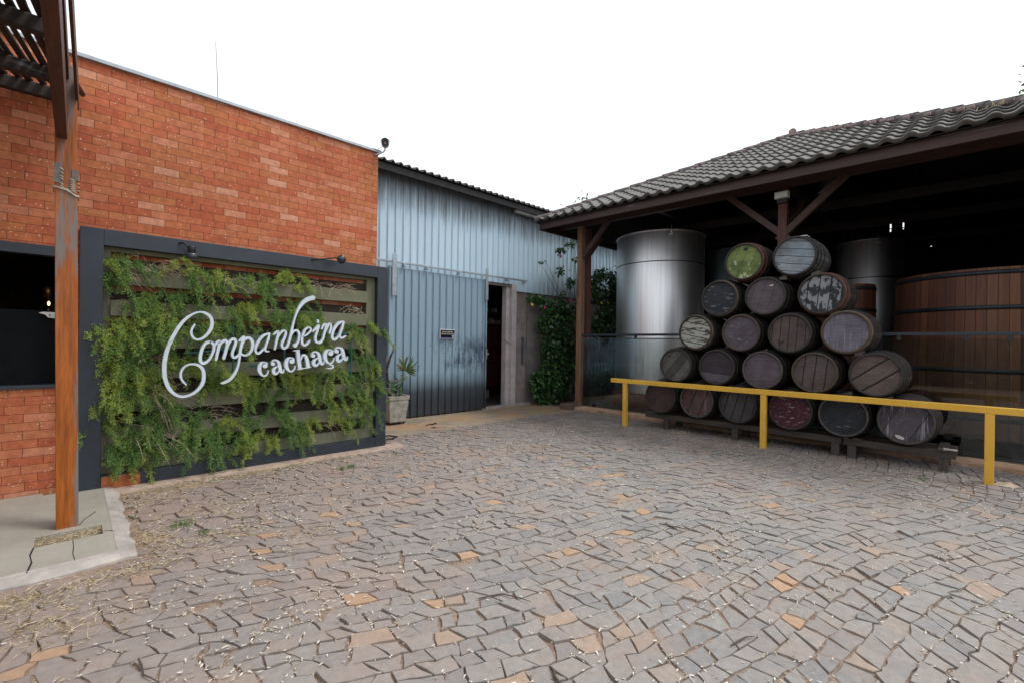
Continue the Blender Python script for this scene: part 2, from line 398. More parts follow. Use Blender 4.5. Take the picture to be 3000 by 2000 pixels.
# ------------------------------------------------------------------ concrete slab (left) with its planting hole
def slab_mat():
    M = Mt('smooth_screed', .6, 0, .35); v = M.co()
    c = M.ramp(M.noise(v, 1.6, 5, .6), [(.3, (.27, .25, .21)), (.7, (.36, .335, .285))])
    c = M.mix(1., c, M.ramp(M.noise(v, 30, 4), [(.2, .9), (.8, 1.08)]), 'MULTIPLY')
    M.col(c); M.bump(M.noise(v, 50, 3), .1, .004); return M.mat
m_slab = slab_mat()
m_lip = simple('pale_mortar_edge', (.37, .33, .30), .9, 0, .3, 5, .5)
root = tag(thing('concrete_slab', None, None, (-.5, 5, 0)), 'smooth concrete apron with a planting hole and pale chipped edge', kind='structure')
HX0, HX1, HY0, HY1, ST = -.178, .205, 4.86, 5.10, .045
b = MB()
for x0, x1, y0, y1 in ((-4, HX0, 4.36, 6.5), (HX1, .275, 4.40, 6.36), (HX0, HX1, 4.38, HY0), (HX0, HX1, HY1, 6.42)):
    b.box(x0, x1, y0, y1, -.06, ST)
b.build('slab_top', m_slab, root)
b = MB(); N_ = 40
pts = [(.275, 6.34-(6.34-4.40)*t) for t in np.linspace(0, 1, 26)] + [(.275-4.2*t, 4.40-.02*t-0.12*t) for t in np.linspace(.012, 1, 50)]
vs = []
for k, (x, y) in enumerate(pts):
    wv = .10+.010*math.sin(k*.9)+.006*math.sin(k*2.1)+random.uniform(-.004, .004)
    if k < 25: ox, oy = wv, 0
    elif k == 25 or k == 26: ox, oy = wv, -wv*.8
    else: ox, oy = 0, -wv
    if k <= 25: iy = 4.40
    vs += [(x-.012*(k <= 26), y+.012*(k > 25), ST+.003), (x+ox*.5, y+oy*.5, ST-.002), (x+ox, y+oy, .006), (x+ox*1.02, y+oy*1.02, -.04)]
fs = [(4*k+j, 4*k+j+1, 4*k+5+j, 4*k+4+j) for k in range(len(pts)-1) for j in range(3)]
b.add(vs, fs); b.build('slab_edge', m_lip, root)
b = MB().box(-.2, .23, 4.84, 5.12, -.05, -.012); b.build('hole_soil', m_soil, root)
b = MB()
def crack(pl_, w=.006):
    for (x0, y0), (x1, y1) in zip(pl_[:-1], pl_[1:]): b.beam((x0, y0, ST+.0012), (x1, y1, ST+.0012), w*random.uniform(.5, 1.2), .0024)
crack([(.03, 4.86), (.035, 4.7), (.03, 4.55), (.04, 4.39)]); crack([(.205, 4.92), (.25, 4.9), (.275, 4.86)]); crack([(-.178, 4.86), (-.19, 4.7), (-.175, 4.55), (-.19, 4.37)], .009)
crack([(.07, 5.2), (.1, 5.33), (.14, 5.42), (.18, 5.52)], .007)
b.build('crack', m_dark, root)
n = 900; P = np.column_stack([RNG.uniform(HX0+.005, HX1-.005, n), RNG.uniform(HY0+.005, HY1-.005, n), RNG.uniform(.0, .045, n)]); a = RNG.uniform(0, 2*PI, n)
o = leaves('dry_grass', P, np.stack([np.cos(a), np.sin(a), RNG.normal(.15, .3, n)], 1), RNG.uniform(.02, .06, n), .003, m_straw)
tag(o, 'bleached dead grass filling the planting hole in the concrete apron', 'dry grass', kind='stuff')

# terracotta flag strip before the blue shed, and strip of mortar under the green wall
def flag_mat():
    M = Mt('stone_flags', .6, 0, .4); v = M.co(rot=(0, 0, .35)); x, y, z = M.xyz(v)
    yy = M.m('DIVIDE', y, .13); row = M.m('FLOOR', yy); xx = M.m('ADD', M.m('DIVIDE', x, .30), M.m('MULTIPLY', M.white(row, '1D')[0], .9)); cl = M.m('FLOOR', xx)
    r = M.white(M.comb(row, cl, 1.)); fx, fy = M.m('FRACT', xx), M.m('FRACT', yy)
    e = M.m('MINIMUM', M.m('MULTIPLY', M.m('MINIMUM', fx, M.m('SUBTRACT', 1., fx)), .3), M.m('MULTIPLY', M.m('MINIMUM', fy, M.m('SUBTRACT', 1., fy)), .13))
    c = M.ramp(r[0], [(0, (.20, .17, .13)), (.5, (.27, .215, .15)), (1, (.33, .24, .15))])
    o_ = M.ramp(M.noise(v, 1.0, 3), [(.48, 0), (.66, .75)]); c = M.mix(o_, c, (.40, .19, .07))
    c = M.mix(1., c, M.ramp(M.noise(v, 14, 5), [(.2, .8), (.8, 1.15)]), 'MULTIPLY')
    mk = M.ramp(e, [(.003, 0), (.006, 1)]); M.col(M.mix(mk, (.34, .28, .22), c)); M.bump(M.noise(v, 30, 4), .2, .004); return M.mat
b = MB(); lv = []
for k in range(41):
    x = 3.35+k*(9.1-3.35)/40; lv += [(x, 6.94+.03*math.sin(x*2)+random.uniform(-.008, .008), .004), (x, 8.75, .004), (x, 6.93+.03*math.sin(x*2), -.05)]
b.add(lv, [(3*k, 3*k+3, 3*k+4, 3*k+1) for k in range(40)]+[(3*k+2, 3*k+5, 3*k+3, 3*k) for k in range(40)])
tag(b.build('path', flag_mat()), 'ochre and grey stone flag path along the blue shed', kind='structure')
b = MB(); lv = []
for k in range(61):
    x = .3+k*3.4/60; wv = random.uniform(-.015, .015)
    lv += [(x, 6.40, .03), (x, 6.24+wv, .022), (x, 6.15+wv+.03*math.sin(x*3), -.012)]
b.add(lv, [(3*k+j+1, 3*k+4+j, 3*k+3+j, 3*k+j) for k in range(60) for j in range(2)])
tag(b.build('kerb_strip', simple('pinkish_mortar', (.34, .25, .2), .9, 0, .3, 8, .5)), 'thin mortar strip along the foot of the green wall', kind='structure')

# ================================================================== BRICK BUILDING (left)
WY = 6.52; WT = 4.47
root = thing('brick_building', 'long red brick building with a flat roof and grey metal coping', 'building', (1.5, WY, 0))
b = MB()
# front wall with window opening x -4..-.03, z 1.1..2.5 ; recess behind the slatted screen stays brick
b.box(-7, -4, WY, WY+.2, 0, WT).box(-4, -.03, WY, WY+.2, 0, 1.1).box(-4, -.03, WY, WY+.2, 2.50, WT).box(-.03, 3.37, WY, WY+.2, 0, WT)
b.build('wall', m_brick, root)
mside = brick_mat('side_brick', .240, .084, .0028, [(0, (.40, .095, .04)), (.5, (.48, .15, .06)), (1, (.54, .20, .10))], face_x=True)
b = MB().box(3.17, 3.368, WY+.2, 14, 0, WT); b.build('side_wall', mside, root)
b = MB().box(-7, 3.1, WY+.2, 14, WT-.25, WT-.15); b.build('roof', m_conc, root)
m_flash = simple('grey_zinc', (.38, .41, .44), .45, .5, .15, 5, .05)
b = MB().box(-7.1, 3.41, WY-.035, WY+.24, WT, WT+.045).box(3.13, 3.412, WY+.24, 14, WT, WT+.045); b.build('coping', m_flash, root, bevel=.006)
# window
wf = MB().box(-4, -.03, WY-.02, WY+.1, 2.40, 2.50).box(-4, -.03, WY-.02, WY+.12, 1.085, 1.12).build('window_frame', m_steel_frame, root, bevel=.004)
m_int = simple('dim_plaster', (.07, .045, .03), .9, 0, .3, 3, .1)
b = MB().box(-6, -5.9, WY+.2, 12, 0, 3.4).box(3.0, 3.1, WY+.2, 12, 0, 3.4).box(-6, 3.1, 12, 12.1, 0, 3.4).box(-6, 3.1, WY+.2, 12, 3.3, 3.4).box(-6, 3.1, WY+.2, 12, -.02, .02)
b.build('interior', m_int, root)
b = MB().box(-4, -.03, WY+.16, WY+.19, 1.12, 1.86); b.build('dark_panel', simple('black_screen_panel', (.003, .004, .005), .8, 0, .2, 2, 0, .12), root)
t = thing('menu_card', 'torn white paper card stuck at the top of the dark window panel', 'paper', (-.13, WY+.155, 1.84))
pts = [(0, 0), (.06, 0), (.07, -.045), (.055, -.07), (.02, -.062), (.008, -.03), (-.02, -.012)]
cx_, cz_ = -.20, 1.845
MB().add([(cx_+x*1.7, WY+.150, cz_+z*.9) for x, z in pts]+[(cx_+x*1.7, WY+.152, cz_+z*.9) for x, z in pts], [tuple(range(7)), tuple(range(13, 6, -1))]).build('card', simple('white_paper', (.6, .6, .58), .8, 0, .05, 8, 0), t)
for q_ in (0,):
    b = MB(); b.tube([(-.16, WY+.148, 1.81), (-.153, WY+.148, 1.825), (-.15, WY+.148, 1.80)], .003, 5); b.build('mark', m_black, t); b = MB(); b.tube([(-.118, WY+.148, 1.81), (-.112, WY+.148, 1.826), (-.115, WY+.148, 1.795)], .003, 5); b.build('mark', m_black, t)
t = thing('wall_lamp', 'small brass lamp glowing inside the dark window opening', 'lamp', (-.35, 8.2, 2.1))
Me = Mt('lamp_glow'); Me.b.inputs['Emission Color'].default_value = (1, .62, .3, 1); Me.b.inputs['Emission Strength'].default_value = 2.5; Me.col((.8, .5, .3))
px, py, pz = at(150, 860, 1, 8.2); _, _, pz2 = at(152, 890, 1, 8.2)
m_brass = simple('aged_brass', (.4, .22, .08), .35, .9, .2, 10, .1)
MB().lathe([(.002, .03), (.010, .02), (.014, 0), (.010, -.02), (.002, -.03)], 12, c=(px-.02, 8.2, pz2)).build('bulb', Me.mat, t, True)
MB().lathe([(.02, .05), (.05, .09), (.06, .2), (.03, .25), (.0, .26)], 14, c=(px-.02, 8.2, pz2)).build('shade', m_brass, t, True)
MB().lathe([(.012, -.3), (.03, -.26), (.012, -.2), (.012, -.06)], 12, c=(px-.02, 8.2, pz2)).build('bracket', m_brass, t)

# antenna on the roof
t = thing('antenna', 'thin bare antenna rod standing on the brick building roof', 'antenna', (1.32, 6.9, WT-.15))
MB().tube([(1.335, 6.9, WT-.15), (1.325, 6.9, 4.95), (1.30, 6.9, 5.40)], [.007, .005, .003], 6).build('rod', simple('grey_metal', (.3, .3, .3), .5, .6, .1, 5, 0), t)
MB().lathe([(.0, 0), (.04, 0), (.04, .02), (.012, .05), (.012, .12)], 10, c=(1.335, 6.9, WT-.15)).build('base', m_flash, t)

# security camera
t = thing('security_camera', 'small round security camera on a bracket at the brick wall corner', 'camera', (3.30, WY, 4.45))
cdir = Vector((-.46, -.84, -.26)).normalized(); cc = Vector((3.42, 6.40, 4.60))
b = MB(); b.tube([cc-cdir*.09, cc-cdir*.085, cc+cdir*.05, cc+cdir*.055], [.04, .056, .056, .05], 20); cb = b.build('body', simple('grey_alloy', (.30, .29, .28), .4, .4, .1, 8, .05), t, True)
b = MB(); b.tube([cc+cdir*.0551, cc+cdir*.058], [.046, .046], 20); fc_ = b.build('lens_plate', m_black, cb)
b = MB(); b.tube([cc+cdir*.0581, cc+cdir*.062], [.022, .018], 16); b.build('lens', simple('lens_glass', (.25, .2, .2), .15, .3, .05, 8, 0), cb)
b = MB(); b.tube([cc-cdir*.1+Vector((0, 0, .006)), cc+cdir*.085+Vector((0, 0, .006))], [.066, .066], 20, cap=False)
keep = [f for f in b.f if sum(b.v[i][2] for i in f)/4 > cc.z-.02]; b.f = keep; b.mi = [0]*len(keep)
b.build('sunshade', m_black, cb, True)
b = MB(); b.tube([cc-Vector((0, 0, .04)), cc-Vector((0.005, 0, .10)), (3.40, 6.42, 4.47), (3.33, 6.46, 4.43), (3.30, WY, 4.42)], [.014, .014, .012, .012, .018], 8); b.build('bracket', m_flash, t, True)
b = MB(); b.tube([cc-cdir*.09, (3.36, 6.45, 4.53), (3.32, 6.47, 4.50), (3.26, 6.5, 4.52)], .004, 5); b.build('cable', m_conc, t)

# ================================================================== GREEN WALL PANEL
t = thing('planter_screen', 'slate blue steel frame around an olive slatted screen on the brick wall', 'screen', (1.75, 6.4, 0))
FY0, FY1 = 6.34, 6.519
b = MB(); fx0, fx1, fz1 = .06, 3.465, 2.715
b.box(fx0, .24, FY0, FY1, .03, fz1).box(.24, 3.30, FY0, FY1, 2.545, fz1).box(3.30, fx1, FY0+.0, FY1+.2, 0, fz1).box(.24, 3.30, FY0, FY1, .02, .165)
b.build('frame', m_steel_frame, t, bevel=.004)
def slatmat():
    M = Mt('olive_render', .9, 0, .2); v = M.co()
    c = M.ramp(M.noise(v, 2.5, 4), [(.3, (.14, .145, .095)), (.7, (.19, .19, .13))]); M.col(c)
    M.bump(M.noise(v, 60, 5, .8), .8, .008); return M.mat
m_ol = slatmat()
b = MB(); b.box(.24, .30, 6.43, FY1-.002, .165, 2.545).box(3.17, 3.30, 6.43, FY1-.002, .165, 2.545); b.box(.30, 3.17, 6.43, FY1-.002, 2.50, 2.545).box(.30, 3.17, 6.43, FY1-.002, .165, .31).build('surround', m_ol, t)
gaps = [(2.50, 2.33), (2.16, 1.99), (1.825, 1.655), (1.485, 1.32), (1.15, .98), (.81, .64), (.47, .31)]
for (a0, a1), (c0, c1) in zip(gaps[:-1], gaps[1:]):
    MB().box(.30, 3.17, 6.40, 6.47, c0, a1).build('slat', m_ol, t, bevel=.004)
b = MB()
for a0, a1 in gaps: b.box(.31, 3.16, 6.475, 6.515, a1-.02, a1+.115)  # compost, built up the wall to darken the gaps as well

for a0, a1 in gaps[3:]: b.box(.31, 3.16, 6.508, 6.517, a1+.05, a0+.02)  # dark sheets over the brick, painting shade into the lower gaps
b.build('trough_and_shade_back', simple('compost_and_shade', (.03, .022, .015), .95, 0, .4, 30, .5), t)
b = MB()
for x, z0, z1 in ((1.42, 1.2, 1.75), (2.9, 1.1, 1.75), (2.0, .98, 1.5)): b.tube([(x, 6.33, z0), (x, 6.33, z1)], .011, 6)
for z, x0, x1 in ((1.46, .95, 1.5), (1.62, 1.5, 2.9), (1.30, 1.6, 2.2)): b.tube([(x0, 6.34, z-.03), (x1, 6.34, z+(x1-x0)*.06)], .011, 6)
b.build('support_bar', simple('teal_paint', (.01, .10, .11), .5, 0, .15, 6, .05), t)
# rusty foot plate at the left bottom
MB().box(.245, .56, FY0-.006, FY0+.02, .012, .155).build('rust_patch', simple('rusted_steel', (.26, .075, .025), .85, 0, .5, 7, .3), t)

# ---- asparagus fern
def fern():
    OR = [(190,160),(250,170),(130,190),(150,250),(310,190),(600,210),(690,240),(790,260),(860,320),(730,310),(1020,260),(1150,290),(1240,260),(1310,300),(1090,330),
          (350,390),(450,390),(550,390),(280,440),(420,450),(620,400),(900,420),(1000,450),(1100,440),(1180,480),(1250,450),(1330,490),
          (450,520),(540,520),(250,560),(130,580),(250,620),(350,630),(430,600),(160,690),(260,740),(380,740),(480,690),(100,640),
          (120,790),(220,820),(330,840),(430,850),(110,900),(200,920),(90,1020),(160,1050),(300,1030),(420,1060),(370,950),(280,960),
          (330,1150),(440,1180),(520,1130),(90,1200),(160,1330),(260,1320),(360,1330),(450,1300),(200,1400),(360,1420),(300,1240),(420,1260),
          (600,1090),(700,1120),(620,1200),(720,1230),(800,1200),(850,1270),(830,1350),(560,1280),(660,1300),
          (920,1130),(1000,1150),(1050,1240),(1130,1280),(930,1240),(1000,1280),
          (840,860),(800,930),(960,860),(1010,900),(1090,950),(1020,960),(1060,1010),(900,880),
          (1180,850),(1270,890),(1330,920),(1250,960),(1380,870),(1160,1110),(1250,1100),(1290,1160),(1330,1240),(1390,1140),(1220,1210),
          (1500,860),(1560,850),(1640,870),(1520,950),(1600,980),(1680,940),(1600,1060),(1700,1040),(1780,1040),(1560,1130),(1470,1000),
          (1690,570),(1780,580),(1830,600),(1680,620),(1650,730),(1730,760),(1790,800),(1820,900),(1810,1050),(1750,880),(1700,1150),
          (1440,500),(1480,570),(1350,410),(560,780),(650,750),(620,830),(1430,600),(1500,680),(1420,700),(780,560),(880,560),(960,540),(700,600)]
    NP, ND, NL, NT, stems = [], [], [], [], []
    FR = [(870,870),(900,900),(1330,470),(1300,520),(1350,560),(1250,590),(1480,690),(1510,740),(800,790),(1420,560),(540,560),(500,620),(1120,600),(1010,700)]
    for q_, (X, Y) in enumerate(OR+FR):
        fr_ = q_ >= len(OR); p = at(250+X*.472, 680+Y*.472+8, 1, 6.2 if fr_ else 6.36); tone = random.random(); y_0 = 6.24 if fr_ else 6.42
        for k in range(3 if fr_ else random.choice((4, 5, 5))):
            x0 = p[0]+random.gauss(0, .05); z0 = p[2]+random.gauss(0, .045)
            L = random.uniform(.12, .2) if fr_ else random.uniform(.16, .36); az = random.uniform(-.15 if X < 200 else -1.2, 1.2) if Y < 500 else random.uniform(-.35 if X < 210 else -1.2, 1.2); lift = random.uniform(-.1, .6)
            d = Vector((math.sin(az)*.75, -math.cos(az)*.6, lift)).normalized(); g_ = random.uniform(.6, 1.1)
            pts = [Vector((x0, y_0, z0))+d*L*t_*.75+Vector((0, 0, -1))*L*g_*t_*t_ for t_ in [i/11 for i in range(12)]]
            stems.append(pts); A = np.array([tuple(q) for q in pts])
            ns = int(L*95)+6; tt = np.linspace(.06, .98, ns); idx = np.minimum((tt*11).astype(int), 10); fr = (tt*11-idx)[:, None]
            Q = A[idx]*(1-fr)+A[idx+1]*fr; T_ = A[idx+1]-A[idx]; T_ /= np.linalg.norm(T_, axis=1, keepdims=True)
            for s_ in range(2):
                sd_ = rvec(ns); sd_ -= T_*(sd_*T_).sum(1, keepdims=True); sd_ /= np.linalg.norm(sd_, axis=1, keepdims=True)+1e-6
                sd_ = sd_*.9+T_*.55; sd_[:, 2] -= .12; sd_ /= np.linalg.norm(sd_, axis=1, keepdims=True)
                sl = .068*(1-.5*tt)*RNG.uniform(.6, 1.25, ns); m_ = 9; f_ = (np.arange(m_)+1)/m_
                c_ = Q[:, None]+sd_[:, None]*(sl[:, None]*f_[None])[..., None]
                n_ = ns*m_; NP.append(c_.reshape(-1, 3)); ND.append(rvec(n_)*.9+np.repeat(sd_, m_, 0)*.6); NL.append(RNG.uniform(.011, .021, n_)); NT.append(np.full(n_, tone)+RNG.normal(0, .12))
    NP, ND, NL, NT = np.concatenate(NP), np.concatenate(ND), np.concatenate(NL), np.concatenate(NT)
    P = np.array(NP); D = np.array(ND); D /= np.linalg.norm(D, axis=1, keepdims=True); n = len(P); L = np.array(NL)[:, None]
    S, _ = frames(D); W = .0027
    V = np.stack([P, P+D*L*.5+S*W, P+D*L, P+D*L*.5-S*W], 1).reshape(-1, 3); Fc = (np.arange(n)[:, None]*4+np.arange(4)[None])
    mats = []
    for nm, c in (('fern_deep', [(0, (.07, .17, .06)), (.6, (.13, .26, .075)), (1, (.21, .36, .09))]), ('fern_mid', [(0, (.17, .27, .06)), (.6, (.29, .41, .09)), (1, (.42, .52, .14))]), ('fern_light', [(0, (.24, .33, .055)), (.6, (.40, .47, .09)), (1, (.55, .57, .18))])):
        M = Mt(nm, .6, 0, .3); cc_ = M.ramp(M.island(), c); M.col(cc_)
        tr = M.N('ShaderNodeBsdfTranslucent'); M.put(tr.inputs[0], cc_); ms = M.N('ShaderNodeMixShader'); ms.inputs[0].default_value = .3
        out = M.nt.nodes['Material Output']; M.nt.links.new(M.b.outputs[0], ms.inputs[1]); M.nt.links.new(tr.outputs[0], ms.inputs[2]); M.nt.links.new(ms.outputs[0], out.inputs[0]); mats.append(M.mat)
    T = np.array(NT)+RNG.normal(0, .18, n); mi = np.where(T < .36, 0, np.where(T < .74, 1, 2))
    o = npmesh('hanging_fern', V, Fc, mats, mi=mi); tag(o, 'feathery green asparagus fern trailing out of the slatted screen', 'fern', kind='stuff')
    b = MB()
    for pts in stems: b.tube(pts[::2]+[pts[-1]], [.0022]*6+[.001], 4, cap=False)
    b.build('fern_stem', simple('green_stem', (.16, .2, .06), .7, 0, .2, 5, 0)).update_tag()
    s_ = bpy.data.objects['fern_stem']; s_.parent = o
    # dry, leafless stems
    b = MB()
    for X, Y, n_, ln in ((230,240,26,.28),(330,230,20,.3),(450,230,26,.28),(430,780,22,.22),(1450,330,16,.22),(1600,340,36,.18),(1680,480,26,.16),(880,320,12,.3),(350,1250,18,.45),(420,1020,14,.4),(740,1150,10,.25),(1240,1190,10,.25),(1560,900,10,.3),(1700,1000,10,.3),(600,1150,8,.2),(1260,930,14,.18),(150,440,8,.2),(1700,640,10,.25),(1850,980,6,.2),(820,1080,9,.22),(1500,1200,8,.2),(560,480,12,.25),(200,1180,8,.3),(1340,350,8,.2)):
        p = at(250+X*.472, 680+Y*.472, 1, 6.36)
        for k in range(n_):
            x0, z0 = p[0]+random.gauss(0, .06), p[2]+random.gauss(0, .025); az = random.uniform(-.1 if X < 460 else -1.5, 1.5); L = ln*random.uniform(.5, 1.2)
            d = Vector((math.sin(az), -math.cos(az)*.45, random.uniform(-.2, .6))).normalized(); g_ = random.uniform(.1, 1.)
            pts = [Vector((x0, 6.44, z0))+d*L*tt+Vector((0, 0, -1))*L*g_*tt*tt+Vector((random.gauss(0, .004), 0, random.gauss(0, .004))) for tt in (0, .25, .5, .75, 1)]
            b.tube(pts, [.0026, .0024, .002, .0016, .001], 4, cap=False)
            for tt in (.4, .6, .8):
                q = Vector((x0, 6.44, z0))+d*L*tt+Vector((0, 0, -1))*L*g_*tt*tt; e_ = Vector(rvec(1)[0])*.05*L/.25
                b.tube([q, q+e_], [.0014, .0008], 3, cap=False)
    o = b.build('dry_stems', simple('bleached_twig', (.42, .33, .24), .85, 0, .35, 9, 0)); tag(o, 'bare bleached stems tangled among the hanging fern', 'dry stems', kind='stuff')
fern()

# ================================================================== SIGN LETTERING
def catmull(pts, m=7):
    P = [np.array(p, float) for p in pts]; P = [2*P[0]-P[1]]+P+[2*P[-1]-P[-2]]; out = []
    for i in range(1, len(P)-2):
        for k in range(m):
            t = k/m; a, b_, c, d = P[i-1:i+3]
            out.append(.5*((2*b_)+(-a+c)*t+(2*a-5*b_+4*c-d)*t*t+(-a+3*b_-3*c+d)*t**3))
    out.append(P[-2]); return out
m_white = simple('white_acrylic', (.55, .62, .69), .45, 0, .08, 5, .03)
SY = 6.13; SD = .045
def letter(b, strokes, ox, oy, k, lvl, wk=.90):
    for st_ in strokes:
        if len(st_) == 1:                        # a ball terminal
            X, Y, W = st_[0]; c = at(ox+X*k, oy+Y*k, 1, SY); e = at(ox+(X+W/2)*k, oy+Y*k, 1, SY); r = abs(e[0]-c[0])*1.03; y0 = SY-lvl[0]*.0011; lvl[0] += 1
            vs = [(c[0]+r*math.cos(a), y, c[2]+r*math.sin(a)*.92) for y in (y0, y0+SD) for a in np.linspace(0, 2*PI, 25)[:-1]]
            b.add(vs, [tuple(range(24)), tuple(range(47, 23, -1))]+[((q+1) % 24, q, 24+q, 24+(q+1) % 24) for q in range(24)]); continue
        y0 = SY-lvl[0]*.0011; lvl[0] += 1
        P = []
        for X, Y, W in catmull(st_):
            c = at(ox+X*k, oy+Y*k, 1, SY); e = at(ox+(X+1)*k, oy+Y*k, 1, SY); s1 = abs(e[0]-c[0]); e2 = at(ox+X*k, oy+(Y+1)*k, 1, SY); s2 = abs(e2[2]-c[2])
            P.append((c[0], c[2], max(W, 8)*wk, s1, s2))
        # strokes were traced on the photo, so offset in the traced frame then carry over
        L, Rr = [], []
        n = len(P)
        for i in range(n):
            x, z, W, s1, s2 = P[i]; a, c = P[max(i-1, 0)], P[min(i+1, n-1)]
            tx, tz = (c[0]-a[0])/s1, (c[1]-a[1])/s2; l = math.hypot(tx, tz)+1e-9; nx_, nz_ = -tz/l, tx/l
            L.append((x+nx_*W/2*s1, z+nz_*W/2*s2)); Rr.append((x-nx_*W/2*s1, z-nz_*W/2*s2))
        def capp(i, sgn):
            x, z, W, s1, s2 = P[i]; a, c = P[max(i-1, 0)], P[min(i+1, n-1)]
            tx, tz = (c[0]-a[0])/s1*sgn, (c[1]-a[1])/s2*sgn; l = math.hypot(tx, tz)+1e-9
            return (x+tx/l*W*.42*s1, z+tz/l*W*.42*s2)
        c0, c1 = capp(0, -1), capp(n-1, 1)
        def halfcap(c, l_, r_): return [((c[0]*.62+l_[0]*.5-.0*l_[0])/1.12, (c[1]*.62+l_[1]*.5)/1.12)], [((c[0]*.62+r_[0]*.5)/1.12, (c[1]*.62+r_[1]*.5)/1.12)]
        loop = []
        hl0, hr0 = halfcap(c0, L[0], Rr[0]); hl1, hr1 = halfcap(c1, L[-1], Rr[-1])
        A = [c0]+hl0+L+hl1+[c1]; B = [c0]+hr0+Rr+hr1+[c1]; m_ = len(A)
        vs = [(x, y0, z) for x, z in A]+[(x, y0, z) for x, z in B]+[(x, y0+SD, z) for x, z in A]+[(x, y0+SD, z) for x, z in B]
        fs = []
        for i in range(m_-1):
            fs += [(i, i+1, m_+i+1, m_+i), (2*m_+i+1, 2*m_+i, 3*m_+i, 3*m_+i+1), (i+1, i, 2*m_+i, 2*m_+i+1), (m_+i, m_+i+1, 3*m_+i+1, 3*m_+i)]
        b.add(vs, fs)
sign = thing('lettering_sign', 'raised white lettering reading Companheira cachaça in front of the ferns', 'sign', (1.6, SY, 1.2))
k1, k2, k3 = 300/1425, 240/1882, 300/2352
LET = [
 (450, 850, k1, [[(575,475,26),(530,555,36),(530,620,36),(565,670,32),(620,688,30),(690,665,36),(760,600,46),(805,520,54),(815,440,52),(790,370,48),(730,325,40),(660,305,26),(580,320,26),(490,370,36),(410,440,46),(340,530,54),(280,630,58),(225,740,62),(180,870,66),(155,1000,68),(150,1120,66),(165,1240,64),(210,1350,58),(280,1430,48),(370,1475,36),(460,1472,30),(560,1430,36),(640,1360,46),(690,1270,56),(700,1170,54),(680,1090,48),(620,1040,38),(540,1025,26),(460,1045,24),(400,1100,30),(378,1180,36),(400,1250,32),(455,1310,22)]]),
 (450, 850, k1, [[(795,715,38),(838,760,42),(838,830,42),(810,900,38),(770,970,36),(720,1008,40),(675,1010,46),(652,970,50),(655,900,50),(680,810,48),(725,740,42),(795,715,38)]]),
 (450, 850, k1, [[(850,775,20),(880,735,38),(922,715,46),(905,800,48),(885,890,44),(868,968,38)],[(903,800,22),(950,725,34),(1000,700,42),(1025,740,44),(1005,850,46),(975,950,44)],[(1008,850,22),(1060,720,34),(1115,677,40),(1145,720,44),(1120,800,42),(1095,880,40),(1108,928,38),(1150,930,32),(1195,880,26)]]),
 (450, 850, k1, [[(1190,708,22),(1228,675,34),(1262,645,34)],[(1258,650,40),(1225,760,46),(1205,860,40),(1190,980,34),(1165,1080,36),(1120,1170,42),(1060,1240,40),(990,1280,36),(940,1292,22)],[(1228,770,20),(1270,685,32),(1330,665,42),(1375,720,48),(1370,810,44),(1330,880,34),(1270,905,28),(1215,882,32)]]),
 (560, 950, k2, [[(1800,215,40),(1720,232,46),(1640,280,58),(1560,370,64),(1500,480,64),(1475,580,60),(1500,650,56),(1560,660,52),(1640,590,44),(1690,530,30)],[(1797,205,46),(1770,330,58),(1720,470,56),(1697,560,56),(1720,612,40),(1790,615,24)]]),
 (740, 850, k3, [[(480,1025,28),(535,975,44),(590,950,50),(575,1050,60),(545,1180,58),(508,1355,46)],[(575,1090,26),(650,980,44),(715,930,52),(760,980,60),(725,1100,64),(670,1230,62),(690,1320,56),(745,1328,50),(800,1270,56),(840,1150,60),(880,1000,60),(912,850,54),(950,700,44),(1010,520,50),(1080,390,68),(1180,270,88),(1290,205,104),(1395,176,116)]]),
 (740, 850, k3, [[(880,1050,26),(940,950,42),(1010,925,50),(1060,980,60),(1062,1090,56),(1035,1190,56),(985,1262,70)],[(972,1268,92)]]),
 (740, 850, k3, [[(1150,1075,24),(1260,1010,40),(1330,930,44),(1320,872,40),(1260,862,40),(1190,930,48),(1145,1050,56),(1127,1160,60),(1145,1240,54),(1205,1262,48),(1270,1210,44),(1315,1150,26)]]),
 (740, 850, k3, [[(1372,960,26),(1440,890,50),(1505,810,54)],[(1515,815,54),(1480,930,56),(1440,1060,58),(1442,1160,56),(1490,1202,54),(1560,1190,54),(1612,1110,50),(1640,1010,46)],[(1497,690,46),(1495,745,46)]]),
 (740, 850, k3, [[(1575,900,28),(1608,835,42),(1655,785,52),(1685,815,60),(1665,900,60),(1635,1010,54),(1610,1110,48)],[(1680,930,24),(1725,815,46),(1775,775,54),(1788,850,52),(1757,995,44)]]),
 (740, 850, k3, [[(2080,725,48),(2000,742,54),(1930,800,60),(1860,900,62),(1820,1020,62),(1822,1105,58),(1870,1138,50),(1930,1100,44),(1985,1010,26)],[(2080,722,46),(2050,850,58),(2000,990,56),(1992,1065,54),(2030,1100,42),(2090,1080,38),(2135,1045,22)]]),
]
lvl = [0]
for ox, oy, k, S in LET:
    b = MB(); letter(b, S, ox, oy, k, lvl); b.build('letter', m_white, sign)
def serif_c(dx, dy): return [[(355+dx,555+dy,112)],[(405+dx,530+dy,24),(385+dx,488+dy,34),(320+dx,472+dy,30),(265+dx,500+dy,60),(228+dx,570+dy,88),(225+dx,660+dy,92),(262+dx,740+dy,66),(320+dx,786+dy,36),(378+dx,770+dy,30),(415+dx,720+dy,28),(430+dx,662+dy,26)]]
